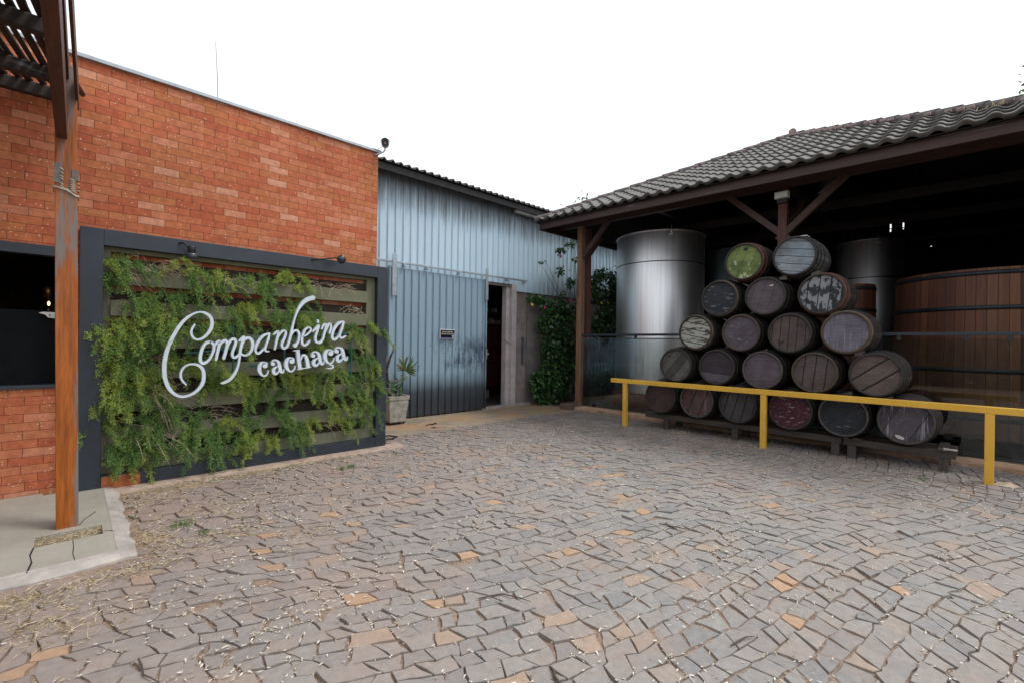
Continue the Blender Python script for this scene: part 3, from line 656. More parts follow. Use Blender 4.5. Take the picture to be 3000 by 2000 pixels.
def serif_a(dx, dy): return [[(535+dx,510+dy,92)],[(500+dx,475+dy,20),(545+dx,432+dy,30),(610+dx,428+dy,48),(662+dx,475+dy,74),(685+dx,560+dy,86),(703+dx,650+dy,80),(735+dx,703+dy,50),(772+dx,695+dy,28),(788+dx,630+dy,20)],[(668+dx,552+dy,20),(600+dx,585+dy,38),(548+dx,645+dy,78),(558+dx,715+dy,78),(605+dx,738+dy,50),(650+dx,700+dy,36),(690+dx,640+dy,26)]]
SER = [serif_c(0, 0), serif_a(0, 0), serif_c(612, -103),
       [[(1100,215,88),(1120,400,90),(1148,600,90)],[(1008,212,20),(1070,202,24),(1140,194,20)],[(1092,636,20),(1160,625,24),(1245,606,20)],[(1170,420,26),(1205,330,40),(1258,312,60),(1298,380,84),(1320,480,88),(1335,572,88)],[(1255,606,20),(1320,596,24),(1395,576,20)]],
       serif_a(912, -187), serif_c(1495, -285)+[[(1822,500,22),(1832,530,22),(1885,540,44),(1893,585,42),(1840,612,30),(1755,606,14)]], serif_a(1447, -285)]
for S in SER:
    b = MB(); letter(b, S, 730, 1000, k3, lvl); b.build('letter', m_white, sign)

# ---- spotlights on the frame
def spot(p, d, ln, label, armp):
    t = thing('spotlight', label, 'spotlight', armp[0], 'black spotlights on the steel frame')
    p, d = Vector(p), Vector(d).normalized()
    b = MB(); b.tube([p-d*.075, p-d*.07, p, p+d*.002], [.034, .038, .038, .036], 20); hs_ = b.build('housing', m_black, t, True)
    b = MB(); b.tube([p+d*.003, p+d*.012, p+d*.035, p+d*.065, p+d*.068, p+d*.045], [.038, .05, .058, .058, .053, .05], 22, cap=False); hd = b.build('hood', simple('charcoal_paint', (.03, .036, .045), .35, 0, .1, 8, 0), hs_, True)
    b = MB(); b.tube([p+d*.04, p+d*.044], [.05, .05], 20); b.build('lens', simple('dark_lens', (.03, .03, .03), .15, 0, .1, 8, 0), hs_)
    b = MB(); b.tube(armp, .009, 7); b.build('arm', m_black, t, True)
px, py, pz = at(562, 738, 1, 6.2)
spot((px, 6.2, pz-.01), (.05, .15, -1), .1, 'black spotlight pointing straight down at the fern screen', [(px-.1, 6.34, pz+.1), (px-.06, 6.28, pz+.1), (px-.03, 6.22, pz+.04), (px, 6.2, pz)])
px, py, pz = at(1000, 760, 1, 6.15)
spot((px, 6.15, pz), (-.35, -.9, -.22), .1, 'black spotlight on a long arm aimed outward near the frame corner', [(px-.33, 6.335, pz-.03), (px-.2, 6.28, pz-.01), (px-.05, 6.2, pz+.02), (px, 6.18, pz)])

# ================================================================== BLUE METAL SHED
def blue_mat(name, door=False):
    M = Mt(name, .42, 0, .5); v = M.co(); x, y, z = M.xyz(v)
    c = M.ramp(M.noise(M.co((1, 1, .25)), 1.5, 5, .6), [(.3, (.43, .57, .67)), (.7, (.51, .65, .74))])
    st_ = M.noise(M.co((9, 9, .35)), 1.6, 5, .7)
    if door:
        c = M.mix(1., c, (.52, .57, .60), 'MULTIPLY')
        zz = M.m('ADD', z, M.m('MULTIPLY', M.m('SUBTRACT', st_, .5), .45))
        dk = M.ramp(M.m('MULTIPLY', zz, .5), [(.13, .97), (.27, .88), (.46, 0)])      # soot and splash band at the foot
        c = M.mix(dk, c, (.022, .025, .03))
        pt = M.m('MULTIPLY', M.ramp(M.m('ABSOLUTE', M.m('SUBTRACT', z, 1.3)), [(.15, 1), (.6, 0)]), M.ramp(M.m('ADD', M.noise(M.co((2, 2, .8)), 3, 6, .75), M.m('MULTIPLY', x, .10)), [(.53, 0), (.64, .85)]))
        c = M.mix(pt, c, (.045, .07, .11))
    else:
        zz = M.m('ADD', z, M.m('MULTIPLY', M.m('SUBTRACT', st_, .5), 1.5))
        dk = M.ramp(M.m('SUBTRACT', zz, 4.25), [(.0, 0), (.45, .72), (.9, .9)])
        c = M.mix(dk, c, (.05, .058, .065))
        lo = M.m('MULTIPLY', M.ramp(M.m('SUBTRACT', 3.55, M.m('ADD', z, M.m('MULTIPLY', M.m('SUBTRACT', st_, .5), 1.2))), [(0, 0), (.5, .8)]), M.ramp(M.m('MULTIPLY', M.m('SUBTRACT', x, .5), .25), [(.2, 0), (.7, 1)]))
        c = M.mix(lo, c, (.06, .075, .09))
    sp = M.m('MULTIPLY', M.ramp(M.vor(v, 7), [(.05, 1), (.1, 0)]), M.ramp(M.noise(v, 3, 2), [(.52, 0), (.6, .8)])); c = M.mix(sp, c, (.03, .045, .07))
    drip = M.ramp(M.noise(M.co((16, 16, .5), loc=(2, 2, 2)), 1.7, 4, .7), [(.6, 0), (.8, .5)]); c = M.mix(drip, c, (.10, .13, .16))
    M.col(c); M.rough(.5); M.bump(M.noise(M.co((3, 3, .6)), 4, 3), .15, .01); return M.mat
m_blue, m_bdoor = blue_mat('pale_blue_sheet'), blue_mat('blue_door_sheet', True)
def corrug(b, x0, x1, z0, z1, y, per=.178, ph=4.79, d=.034, rib=.062):
    xs = []; x = x0; k = math.floor((x0-ph)/per)
    cuts = [(x0, y)]
    while True:
        c = ph+k*per; k += 1
        if c-rib > x1: break
        for xx, yy in ((c-rib*.5, y), (c-rib*.22, y-d), (c+rib*.22, y-d), (c+rib*.5, y)):
            if x0 < xx < x1: cuts.append((xx, yy))
    cuts.append((x1, y)); vs = []
    for xx, yy in cuts: vs += [(xx, yy, z0), (xx, yy, z1)]
    b.add(vs, [(2*i, 2*i+2, 2*i+3, 2*i+1) for i in range(len(cuts)-1)])
shed = thing('metal_shed', 'tall pale blue corrugated metal shed with a sliding door', 'building', (7, 8.45, 0))
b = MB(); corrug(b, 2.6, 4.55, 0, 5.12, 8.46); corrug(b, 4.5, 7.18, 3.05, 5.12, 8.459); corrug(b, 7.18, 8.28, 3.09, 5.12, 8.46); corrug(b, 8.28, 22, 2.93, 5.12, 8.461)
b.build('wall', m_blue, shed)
b = MB(); b.box(8.72, 22, 8.50, 8.65, 0, 2.99).build('lower_wall', simple('dirty_plaster', (.17, .155, .15), .9, 0, .3, 3, .3), shed)
# roof sheet edge, underside and fascia
b = MB(); xs = []; k = 0; x = 2.4
prof = []
while x < 22:
    prof += [(x, 0), (x+.045, 0), (x+.075, .042), (x+.105, .042), (x+.135, 0)]; x += .182
vs = []
for xx, zz in prof: vs += [(xx, 8.08, 5.09+zz), (xx, 14.5, 6.4+zz), (xx, 8.08, 5.07+zz*.9)]
nn = len(prof)
b.add(vs, [(3*i, 3*i+3, 3*i+4, 3*i+1) for i in range(nn-1)]+[(3*i+2, 3*i+5, 3*i+3, 3*i) for i in range(nn-1)]+[(3*i+1, 3*i+4, 3*i+5, 3*i+2) for i in range(nn-1)])
b.build('roof', simple('sooty_fibre_cement', (.07, .07, .072), .9, 0, .3, 4, .3), shed)
b = MB().box(2.4, 22, 8.16, 8.20, 4.93, 5.06).box(2.4, 22, 8.20, 8.47, 5.035, 5.058); b.build('fascia', simple('charcoal_board', (.035, .036, .038), .85, 0, .3, 4, .2), shed)
MB().box(8.05, 8.9, 8.24, 8.36, 4.88, 4.96).build('gutter', simple('offwhite_pvc', (.40, .42, .40), .5, 0, .15, 5, .05), shed, bevel=.01)
MB().box(2.6, 7.2, 8.62, 8.68, 0, 5.0).box(8.75, 22, 8.7, 8.76, 0, 5.0).box(2.6, 22, 14.4, 14.5, 0, 6.3).build('inner_lining', m_dark, shed)
# jambs
m_jamb = simple('dirty_pinkish_white_paint', (.46, .42, .42), .7, 0, .25, 4, .2)
b = MB().box(7.96, 8.06, 8.50, 8.66, 0, 3.06).box(8.11, 8.27, 8.44, 8.60, 0, 3.10).box(8.06, 8.11, 8.53, 8.62, 0, 3.06).box(7.96, 8.11, 8.475, 8.50, 1.62, 1.68); b.build('door_jamb', m_jamb, shed, bevel=.006)
b = MB().box(8.275, 8.71, 8.52, 8.70, 0, 2.95); b.build('pilaster', simple('stained_concrete_pink', (.24, .20, .19), .85, 0, .35, 3, .4), shed, bevel=.01)
b = MB().box(7.18, 8.3, 8.47, 8.50, 3.02, 3.09); b.build('lintel', simple('rusty_grey_steel', (.15, .13, .13), .7, .2, .3, 6, .2), shed)
b = MB().box(7.1, 8.75, 8.36, 8.55, -.03, .05); b.build('threshold', simple('worn_threshold_stone', (.30, .27, .25), .8, 0, .3, 6, .3), shed, bevel=.008)
b = MB().box(8.53, 8.57, 8.46, 8.515, 1.05, 1.75); b.build('conduit_box', simple('slate_blue_metal', (.06, .08, .11), .5, 0, .2, 6, .1), shed, bevel=.004)
# inside the doorway
b = MB().box(7.2, 9.6, 11.0, 11.1, 0, 3.1).box(7.15, 7.2, 8.7, 11, 0, 3.1).box(9.55, 9.6, 8.8, 11, 0, 3.1).box(7.2, 9.6, 8.7, 11, 3.1, 3.15).box(7.2, 9.6, 8.55, 11, -.01, .012)
b.build('entry_room', simple('brown_dark_wall', (.06, .05, .045), .85, 0, .3, 3, .2), shed)
MB().box(8.75, 9.5, 10.2, 10.4, .3, 2.1).build('inner_door', simple('dark_red_wood', (.10, .02, .015), .6, 0, .3, 4, .1), shed, bevel=.01)
MB().box(8.1, 8.74, 10.0, 10.9, .012, .25).box(8.1, 8.6, 10.3, 10.9, .25, .50).box(8.1, 8.45, 10.6, 10.9, .50, .75).build('step', simple('worn_step', (.28, .23, .18), .85, 0, .2, 5, .2), shed, bevel=.01)
b = MB().box(8.1, 9.5, 10.1, 10.6, 2.12, 2.16).box(8.1, 9.5, 10.1, 10.6, 2.45, 2.48); b.build('shelf', simple('shelf_board', (.12, .10, .08), .7, 0, .2, 5, .1), shed)
for i, (x, z, s) in enumerate(((8.55, 2.16, .14), (8.82, 2.16, .17), (9.1, 2.16, .13), (8.6, 2.48, .15), (8.95, 2.48, .15))):
    o = MB().box(x, x+s, 10.1, 10.25, z+.002, z+s*.95).box(x+.02, x+s-.02, 10.095, 10.1, z+.03, z+s*.6, 1).build('storage_box', [simple('cardboard', (.30, .24, .19), .8, 0, .2, 5, .1), simple('pale_label', (.5, .5, .48), .7, 0, .1, 5, 0)], None, bevel=.003)
    tag(o, ('small pale box on the low shelf seen through the doorway', 'largest pale box on the low shelf inside the doorway', 'box at the far end of the low shelf inside the doorway', 'pale box on the upper shelf nearest the sliding door', 'pale box on the upper shelf beside the door post')[i], 'box', 'boxes on shelves inside the shed')
# sliding door
door = thing('sliding_door', 'blue corrugated sliding door with a sooty black foot', 'sliding door', (5.9, 8.38, .02))
b = MB(); corrug(b, 4.62, 7.16, .03, 3.10, 8.385); corrug(b, 4.62, 7.16, .03, 3.10, 8.40); dsh = b.build('sheet', m_bdoor, door)
MB().box(4.60, 4.64, 8.34, 8.42, .02, 3.12).box(7.15, 7.185, 8.34, 8.42, .02, 3.12).build('edge_strip', m_bdoor, dsh, bevel=.003)
m_track = simple('galvanised_steel', (.36, .42, .46), .5, .5, .25, 6, .1)
MB().box(3.4, 8.52, 8.32, 8.36, 3.185, 3.225).build('track', m_track, door, bevel=.004); trk = bpy.data.objects['track']
for x in (5.45, 6.3, 6.2-1.3, 7.8, 8.4): MB().box(x, x+.05, 8.30, 8.40, 3.13, 3.19).build('roller', m_track, trk, bevel=.004)
MB().box(4.64, 4.74, 8.30, 8.318, 2.52, 3.36).build('hanger', m_track, dsh, bevel=.003)
MB().box(7.10, 7.18, 8.30, 8.318, 2.62, 3.36).build('hanger', m_track, dsh, bevel=.003)
MB().box(7.165, 7.23, 8.31, 8.34, 1.32, 1.36).box(7.15, 7.18, 8.31, 8.338, 1.22, 1.46).build('latch', m_track, dsh, bevel=.003)
# notice on the door
sg = thing('notice', 'small black notice with a white rim fixed to the blue sliding door', 'notice', (6.03, 8.33, 1.77))
SX0, SX1, SZ0, SZ1 = 5.822, 6.232, 1.672, 1.882
MB().box(SX0, SX1, 8.325, 8.345, SZ0, SZ1).build('rim', simple('white_rim', (.62, .6, .64), .4, 0, .05, 5, 0), sg, bevel=.008)
MB().box(SX0+.016, SX1-.016, 8.321, 8.326, SZ0+.016, SZ1-.016).build('board', simple('black_board', (.008, .008, .01), .3, 0, .05, 5, 0), sg)
MB().box(SX0+.02, SX1-.09, 8.3185, 8.3212, SZ0+.02, SZ0+.031).build('stripe', simple('blue_stripe', (.02, .06, .35), .4, 0, .05, 5, 0), sg)
def textmesh(name, s, size, x, y, z, mat, parent, w=None):
    cu = bpy.data.curves.new(name, 'FONT'); cu.body = s; cu.size = size; cu.align_x = 'CENTER'; cu.extrude = .0006
    o = bpy.data.objects.new(name, cu); COL.objects.link(o); bpy.context.view_layer.update()
    me = bpy.data.meshes.new_from_object(o.evaluated_get(bpy.context.evaluated_depsgraph_get())); bpy.data.objects.remove(o)
    V = [v.co.copy() for v in me.vertices]; ww = max(v.x for v in V)-min(v.x for v in V); k = (w/ww) if w else 1; base = Vector(parent['_o'])
    for v in me.vertices: v.co = Vector((x+v.co.x*k, y-v.co.z, z+v.co.y))-base
    me.materials.clear(); me.materials.append(mat); o2 = bpy.data.objects.new(name, me); COL.objects.link(o2); o2.parent = parent; return o2
m_txt = simple('white_print', (.75, .75, .75), .5, 0, .02, 5, 0)
textmesh('lettering', 'ENTRADA PERMITIDA', .036, 6.02, 8.3200, 1.812, m_txt, sg, .29)
textmesh('lettering', 'MEDIANTE AUTORIZAÇÃO', .036, 6.027, 8.3200, 1.768, m_txt, sg, .35)
b = MB(); ex, ez = SX1-.06, SZ0+.055
for x, z, r in ((ex-.022, ez+.008, .012), (ex+.022, ez+.01, .012), (ex, ez+.004, .014), (ex-.01, ez+.016, .009), (ex+.012, ez+.018, .009)):
    b.add([(x+r*math.cos(a), 8.3188, z+r*math.sin(a)) for a in np.linspace(0, 2*PI, 9)[:-1]]+[(x, 8.3180, z)], [(i, (i+1) % 8, 8) for i in range(8)])
b.build('emblem', simple('pale_blue_print', (.45, .5, .8), .5, 0, .1, 30, 0), sg)
MB().box(ex-.03, ex+.03, 8.3184, 8.3208, ez-.032, ez-.018).build('emblem_ribbon', simple('cream_print', (.65, .6, .4), .5, 0, .1, 30, 0), sg)

# ---- concrete planter and its plant
pot = thing('planter', 'tapered square concrete planter on a low stand beside the sliding door', 'planter', (4.62, 8.0, 0))
def frustum(b, cx, cy, a0, z0, a1, z1, inner=0):
    vs = [(cx+sx*a0, cy+sy*a0, z0) for sx, sy in ((-1, -1), (1, -1), (1, 1), (-1, 1))]+[(cx+sx*a1, cy+sy*a1, z1) for sx, sy in ((-1, -1), (1, -1), (1, 1), (-1, 1))]
    fs = [(0, 1, 5, 4), (1, 2, 6, 5), (2, 3, 7, 6), (3, 0, 4, 7)]
    if not inner: fs += [(3, 2, 1, 0)]
    return b.add(vs, fs)
PX, PY = 4.56, 8.04
b = MB(); frustum(b, PX, PY, .165, .06, .205, .44); frustum(b, PX, PY, .205, .44, .198, .455, 1); frustum(b, PX, PY, .198, .455, .198, .475, 1); frustum(b, PX, PY, .198, .475, .215, .485, 1); frustum(b, PX, PY, .215, .485, .222, .56, 1); frustum(b, PX, PY, .222, .56, .19, .56, 1); frustum(b, PX, PY, .19, .56, .18, .50, 1)
b.build('pot', simple('weathered_concrete', (.30, .29, .25), .9, 0, .4, 7, .4), pot)
MB().box(PX-.18, PX+.18, PY-.18, PY+.18, .49, .51).build('soil', simple('pot_soil', (.04, .03, .02), .95, 0, .4, 20, .5), pot)
b = MB().box(PX-.17, PX+.17, PY-.17, PY+.17, .04, .058)
for sx in (-1, 1):
    for sy in (-1, 1): b.box(PX+sx*.14-.01, PX+sx*.14+.01, PY+sy*.14-.01, PY+sy*.14+.01, .004, .04)
b.build('stand', m_black, pot)
pl = thing('potted_palm', 'half dead fan palm with one green fan growing in the concrete planter', 'plant', (PX, PY, .51))
m_bark = simple('black_fibrous_bark', (.035, .028, .022), .95, 0, .4, 30, .8)
b = MB()
for pts, r in ((((4.40, 8, .5), (4.40, 7.98, .8), (4.38, 8, 1.05), (4.44, 8, 1.28), (4.51, 8, 1.42)), .02), (((4.34, 8.02, .5), (4.34, 8.0, .8), (4.33, 8.0, 1.18)), .016), (((4.62, 8.05, .5), (4.60, 8.04, .7), (4.63, 8.02, .85)), .014), (((4.70, 8.08, .5), (4.70, 8.05, .7), (4.76, 8.02, .88)), .016), (((4.28, 8.0, .5), (4.27, 8.0, 1.1), (4.28, 8.0, 1.5)), .022)):
    b.tube(pts, [r*(1.2 if i % 2 else .9) for i in range(len(pts))], 8)
b.build('stem', m_bark, pl, True)
def leafm(name, st_, tr_=.25, rough=.4):
    M = Mt(name, rough, 0, .5); c = M.ramp(M.island(), st_); M.col(c)
    if tr_:
        t_ = M.N('ShaderNodeBsdfTranslucent'); M.put(t_.inputs[0], c); ms = M.N('ShaderNodeMixShader'); ms.inputs[0].default_value = tr_
        M.nt.links.new(M.b.outputs[0], ms.inputs[1]); M.nt.links.new(t_.outputs[0], ms.inputs[2]); M.nt.links.new(ms.outputs[0], M.nt.nodes['Material Output'].inputs[0])
    return M.mat
m_palm = leafm('palm_leaf', [(0, (.05, .11, .03)), (.7, (.10, .18, .04)), (.9, (.25, .24, .06)), (1, (.35, .12, .04))])
P, D, L, W = [], [], [], []
for a in np.linspace(-85, 118, 17):
    r = math.radians(a); P.append((4.77, 7.98, 1.03)); D.append((math.sin(r), -.25+random.uniform(-.15, .15), math.cos(r))); L.append(.33 if abs(a) < 60 else .25); W.append(.045)
for a in (-50, 60, 70, 85, -30, 40, 20, -70):
    r = math.radians(a); P.append((4.64, 8.0, .82)); D.append((math.sin(r), random.uniform(-.4, .1), math.cos(r)*.8)); L.append(.2); W.append(.016)
leaves('fan_leaf', P, D, np.array(L), np.array(W), m_palm, pl, fold=.2)
b = MB(); b.tube([(4.66, 8.02, .6), (4.70, 8, .8), (4.77, 7.98, 1.03)], [.006, .005, .004], 5); b.build('petiole', simple('green_stalk', (.12, .18, .05), .6, 0, .2, 5, 0), pl)
n = 60; P = np.column_stack([RNG.normal(4.46, .1, n), RNG.normal(7.98, .08, n), RNG.uniform(.52, .78, n)]); D = rvec(n)*.8+np.array([0, -.3, .3])
leaves('low_foliage', P, D, RNG.uniform(.07, .13, n), .035, leafm('low_leaf', [(0, (.03, .08, .025)), (.6, (.07, .15, .04)), (1, (.12, .22, .05))]), pl)
P = [(4.51, 8, 1.42)]*16+[(4.34, 8, 1.18)]*12+[(4.77, 8.02, .88)]*14; D = [(random.gauss(0, .4), random.gauss(0, .3), 1) for _ in range(28)]+[(random.gauss(.6, .6), random.gauss(0, .3), .5) for _ in range(14)]
dl_ = RNG.uniform(.08, .17, 42)
for q0, q1 in ((0, 16), (16, 28), (28, 42)): leaves('dead_leaf', P[q0:q1], D[q0:q1], dl_[q0:q1], .012, simple('dead_leaf', (.42, .36, .28), .9, 0, .3, 20, 0), pl)

# small things on the flags
for i, (x, y, lb) in enumerate(((5.05, 7.45, 'curled dark strip of bark lying on the flag path'), (5.0, 7.15, 'pinkish broken tile shard with dark edge on the flag path'))):
    t = thing('debris' if i else 'bark_strip', lb, 'debris', (x, y, 0))
    if i == 0: MB().tube([(x-.14, y, .012), (x-.05, y+.02, .014), (x+.03, y-.01, .02), (x+.09, y+.02, .03), (x+.12, y, .012)], [.006, .014, .012, .018, .006], 6).build('strip', m_bark, t, True)
    else: MB().box(x-.09, x+.08, y-.04, y+.05, .006, .028).build('shard', simple('pink_tile', (.32, .2, .17), .8, 0, .2, 10, .2), t, bevel=.006); MB().tube([(x-.18, y-.01, .012), (x-.08, y+.0, .02), (x-.03, y-.02, .02)], [.004, .012, .004], 5).build('sliver', m_bark, t)
t = thing('metal_hoop_scrap', 'bent black metal bracket lying beside the steel frame corner', 'bracket', (3.7, 6.9, 0))
MB().tube([(3.45, 6.78, .02), (3.75, 6.72, .02), (3.95, 6.83, .02), (3.85, 6.95, .03), (3.5, 7.0, .02)], .012, 6).build('bar', m_black, t)

# ================================================================== STORAGE HALL (right)
hall = thing('storage_hall', 'open timber storage hall with a weathered hipped tile roof', 'building', (9.05, 3.35, 0))
EX, EZ, YL, YR, SL = 8.2, 4.50, 7.75, -1.05, .5; AX, AY = EX+4.4, 3.35; AZ = EZ+SL*4.4
def tile_mat():
    M = Mt('weathered_concrete_tile', .85, 0, .3); v = M.co()
    c = M.ramp(M.noise(v, 1.2, 5, .7), [(.3, (.115, .112, .105)), (.7, (.20, .193, .182))])
    c = M.mix(1., c, M.ramp(M.noise(v, 26, 5, .8), [(.25, .6), (.75, 1.35)]), 'MULTIPLY')
    c = M.mix(M.ramp(M.noise(v, 5, 4, .7), [(.58, 0), (.75, .5)]), c, (.06, .058, .055))
    lic = M.ramp(M.vor(v, 18), [(.06, 1), (.11, 0)]); c = M.mix(M.m('MULTIPLY', lic, .6), c, (.42, .42, .40))
    M.col(c); M.bump(M.noise(v, 40, 4), .4, .006); return M.mat
m_tile = tile_mat()
def tiles():
    b = MB(); per, crs = .264, .335; nseg = 10
    def wave(y):
        f = ((y-7.64)/per) % 1.; f = f-1 if f > .5 else f
        return .052*max(0, math.cos(f*PI/.62))**.8 if abs(f) < .31 else .004*math.cos((abs(f)-.31)*20)
    ncr = int(4.4/ (crs*math.cos(math.atan(SL))))+1; step = crs*math.cos(math.atan(SL))
    for c in range(ncr):
        x0 = EX+c*step; x1 = min(x0+step+.03, AX)
        yl, yr = YL-(x0-EX)*1.0, YR+(x0-EX)*1.0
        if yl-yr < .1: break
        ys = np.arange(yr, yl+per/nseg, per/nseg); vs = []
        for y in ys:
            y = min(y, yl); w_ = wave(y); jit_ = .004*math.sin(math.floor(y/per)*7.1+c*3.3)
            za, zb = EZ+(x0-EX)*SL, EZ+(x1-EX)*SL
            vs += [(x0+jit_, y, za+.046+w_+jit_), (x1, y, zb+.006+w_), (x0+jit_+.002, y, za+.034+w_*.97+jit_), (x0+.07, y, za+.004+w_*.85)]
        n = len(ys); b.add(vs, [(4*i, 4*i+1, 4*i+5, 4*i+4) for i in range(n-1)]+[(4*i+2, 4*i, 4*i+4, 4*i+6) for i in range(n-1)]+[(4*i+3, 4*i+2, 4*i+6, 4*i+7) for i in range(n-1)])
    return b.build('roof', m_tile, hall)
roof = tiles()
# other slopes and underside deck
b = MB(); BX = 21
b.add([(EX, YL, EZ), (AX, AY, AZ), (BX, AY, AZ), (BX, YL, EZ)], [(0, 1, 2, 3)]); b.add([(EX, YR, EZ), (AX, AY, AZ), (BX, AY, AZ), (BX, YR, EZ)], [(3, 2, 1, 0)])
b.build('side_slope', m_tile, hall)
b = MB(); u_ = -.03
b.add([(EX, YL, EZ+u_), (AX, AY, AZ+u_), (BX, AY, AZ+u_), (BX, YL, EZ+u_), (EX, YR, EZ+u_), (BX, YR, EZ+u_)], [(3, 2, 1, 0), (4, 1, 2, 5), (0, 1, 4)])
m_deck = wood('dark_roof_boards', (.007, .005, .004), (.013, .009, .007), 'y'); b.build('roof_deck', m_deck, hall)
# ridge and hip caps with mortar
def caps(p, q, n, off=.07):
    p, q = Vector(p), Vector(q); b = MB(); m = MB()
    for i in range(n):
        a = p.lerp(q, i/n); c = p.lerp(q, (i+1.12)/n); b.tube([a+Vector((0, 0, off-.015)), c+Vector((0, 0, off-.03))], [.072, .062], 10)
    return b
m_cap = simple('mossy_dark_cap', (.10, .088, .088), .9, 0, .4, 9, .4)
for p, q, n in (((EX-.02, YL+.02, EZ), (AX, AY, AZ), 16), ((EX, YR, EZ), (AX, AY, AZ), 16), ((AX, AY, AZ), (BX, AY, AZ), 20)): caps(p, q, n).build('ridge_cap', m_cap, roof)
b = MB()
for hy, sg_ in ((YL, -1), (YR, 1)):
    for k in range(2, 34):
        f = k/34*4.4+random.uniform(-.02, .02); r_ = random.uniform(.025, .05)
        if random.random() < .6: MB().tube([(EX+f-.1, hy+sg_*(f+.06), EZ+f*SL+.04), (EX+f-.09, hy+sg_*(f+.14), EZ+f*SL+.035)], [r_, r_*.8], 8).build('mortar_dab', simple('pinkish_bedding_mortar', (.27, .20, .19), .9, 0, .3, 9, .4), roof)
MB().tube([(AX-.14, AY-.02, AZ+.07), (AX-.04, AY, AZ+.08)], [.085, .075], 10).build('mortar_dab', simple('pinkish_bedding_mortar', (.27, .20, .19), .9, 0, .3, 9, .4), roof)

m_post = wood('dark_red_timber', (.055, .022, .016), (.13, .05, .035), 'z', (.16, .10, .07), .68)
m_beamy = wood('fascia_timber', (.028, .015, .014), (.065, .031, .027), 'y', (.09, .078, .078), .66)
b = MB().box(8.28, 8.335, YR+.06, YL-.08, 4.32, 4.485); b.build('fascia', m_beamy, hall, bevel=.004)
b = MB().box(8.30, 20.5, YL-.10, YL-.04, 4.30, 4.46); b.build('side_fascia', wood('side_fascia_timber', (.02, .012, .01), (.04, .022, .016), 'x'), hall)
m_postworn = wood('sun_bleached_post', (.13, .065, .035), (.30, .17, .09), 'z', (.10, .04, .03), .60)
for px_, py_, mt_ in ((9.06, 7.0, m_postworn), (9.12, 2.56, m_post), (9.06, -.48, m_post), (9.35, 7.02, m_post)):
    MB().box(px_-.07, px_+.07, py_-.07, py_+.07, .1, 4.42).build('post', mt_, hall, bevel=.006)
for y in (7.0, 4.0, 2.56, 1., -.48):
    pass
MB().box(9.0, 9.12, -1.0, 7.7, 4.42, 4.60).build('wall_plate', m_beamy, hall)
m_brace = wood('brace_timber', (.035, .02, .016), (.085, .045, .035), 'y', (.11, .10, .095), .64)
for p, q in (((9.10, 2.64, 3.50), (9.02, 1.62, 4.44)), ((9.10, 2.47, 3.50), (9.02, 3.48, 4.44)), ((9.06, 6.95, 3.72), (9.02, 6.18, 4.44))):
    MB().beam(p, q, .075, .11).build('brace', m_brace, hall, bevel=.004)
MB().beam((9.12, 2.56, 3.5), (10.4, 2.56, 4.6), .075, .1).build('brace', m_brace, hall)
MB().beam((9.06, 7.0, 3.5), (9.9, 7.0, 4.3), .07, .1).build('brace', m_brace, hall)
m_int2 = wood('interior_timber', (.006, .005, .004), (.014, .009, .007), 'x')
for i in range(17):
    y = 7.4-i*.5; k = min(YL-y, y-YR); MB().beam((EX+.16, y, EZ-.02), (EX+k, y, EZ-.10+k*SL), .05, .08).build('rafter', m_deck, hall)
for x in (10.6, 12.6, 15): MB().box(x, x+.09, -.5, 7.1, 4.30, 4.46).build('tie_beam', m_deck, hall)
for y in (2.56, 5.0): MB().box(9.1, 17, y-.05, y+.05, 4.46, 4.6).build('tie_beam', m_int2, hall)
m_hfloor = simple('hall_concrete_floor', (.17, .165, .155), .5, 0, .25, 1.5, .1)
MB().box(9.06, 17.0, -.9, 7.4, -.04, .10).build('floor', m_hfloor, hall)
b = MB(); vs = []
for k in range(60):
    y = 7.35-k*8.4/59; w_ = random.uniform(-.015, .015); vs += [(9.06, y, .11), (8.98+w_, y, .105), (8.91+w_, y, .05+w_), (8.90+w_*2, y, -.03)]
b.add(vs, [(4*k+j, 4*k+4+j, 4*k+5+j, 4*k+1+j) for k in range(59) for j in range(3)]); b.build('kerb', simple('ochre_mortar_kerb', (.34, .215, .14), .9, 0, .35, 6, .4), hall)
MB().box(8.72, 9.0, 7.02, 7.32, -.02, .14).box(8.95, 9.25, 6.88, 7.1, -.02, .16).build('post_footing', simple('brown_block', (.13, .09, .07), .9, 0, .3, 6, .4), hall, bevel=.01)
# back wall with a few slits letting daylight through
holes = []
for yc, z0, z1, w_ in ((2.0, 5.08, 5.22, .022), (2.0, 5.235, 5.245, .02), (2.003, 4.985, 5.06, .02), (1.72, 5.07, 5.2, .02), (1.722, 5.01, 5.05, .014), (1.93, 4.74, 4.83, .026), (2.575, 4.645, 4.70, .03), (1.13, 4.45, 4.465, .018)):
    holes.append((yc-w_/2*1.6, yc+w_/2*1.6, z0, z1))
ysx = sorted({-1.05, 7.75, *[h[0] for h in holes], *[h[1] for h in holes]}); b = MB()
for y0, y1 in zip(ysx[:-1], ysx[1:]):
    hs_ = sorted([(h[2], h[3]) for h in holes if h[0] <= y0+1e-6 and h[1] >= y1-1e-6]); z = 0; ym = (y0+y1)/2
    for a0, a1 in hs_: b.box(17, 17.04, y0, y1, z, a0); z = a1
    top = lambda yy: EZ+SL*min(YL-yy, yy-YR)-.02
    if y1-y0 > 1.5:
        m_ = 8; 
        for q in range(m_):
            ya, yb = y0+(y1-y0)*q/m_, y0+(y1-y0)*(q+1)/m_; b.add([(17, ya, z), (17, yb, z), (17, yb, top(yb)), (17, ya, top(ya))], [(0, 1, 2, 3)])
    else: b.add([(17, y0, z), (17, y1, z), (17, y1, top(y1)), (17, y0, top(y0))], [(0, 1, 2, 3)])
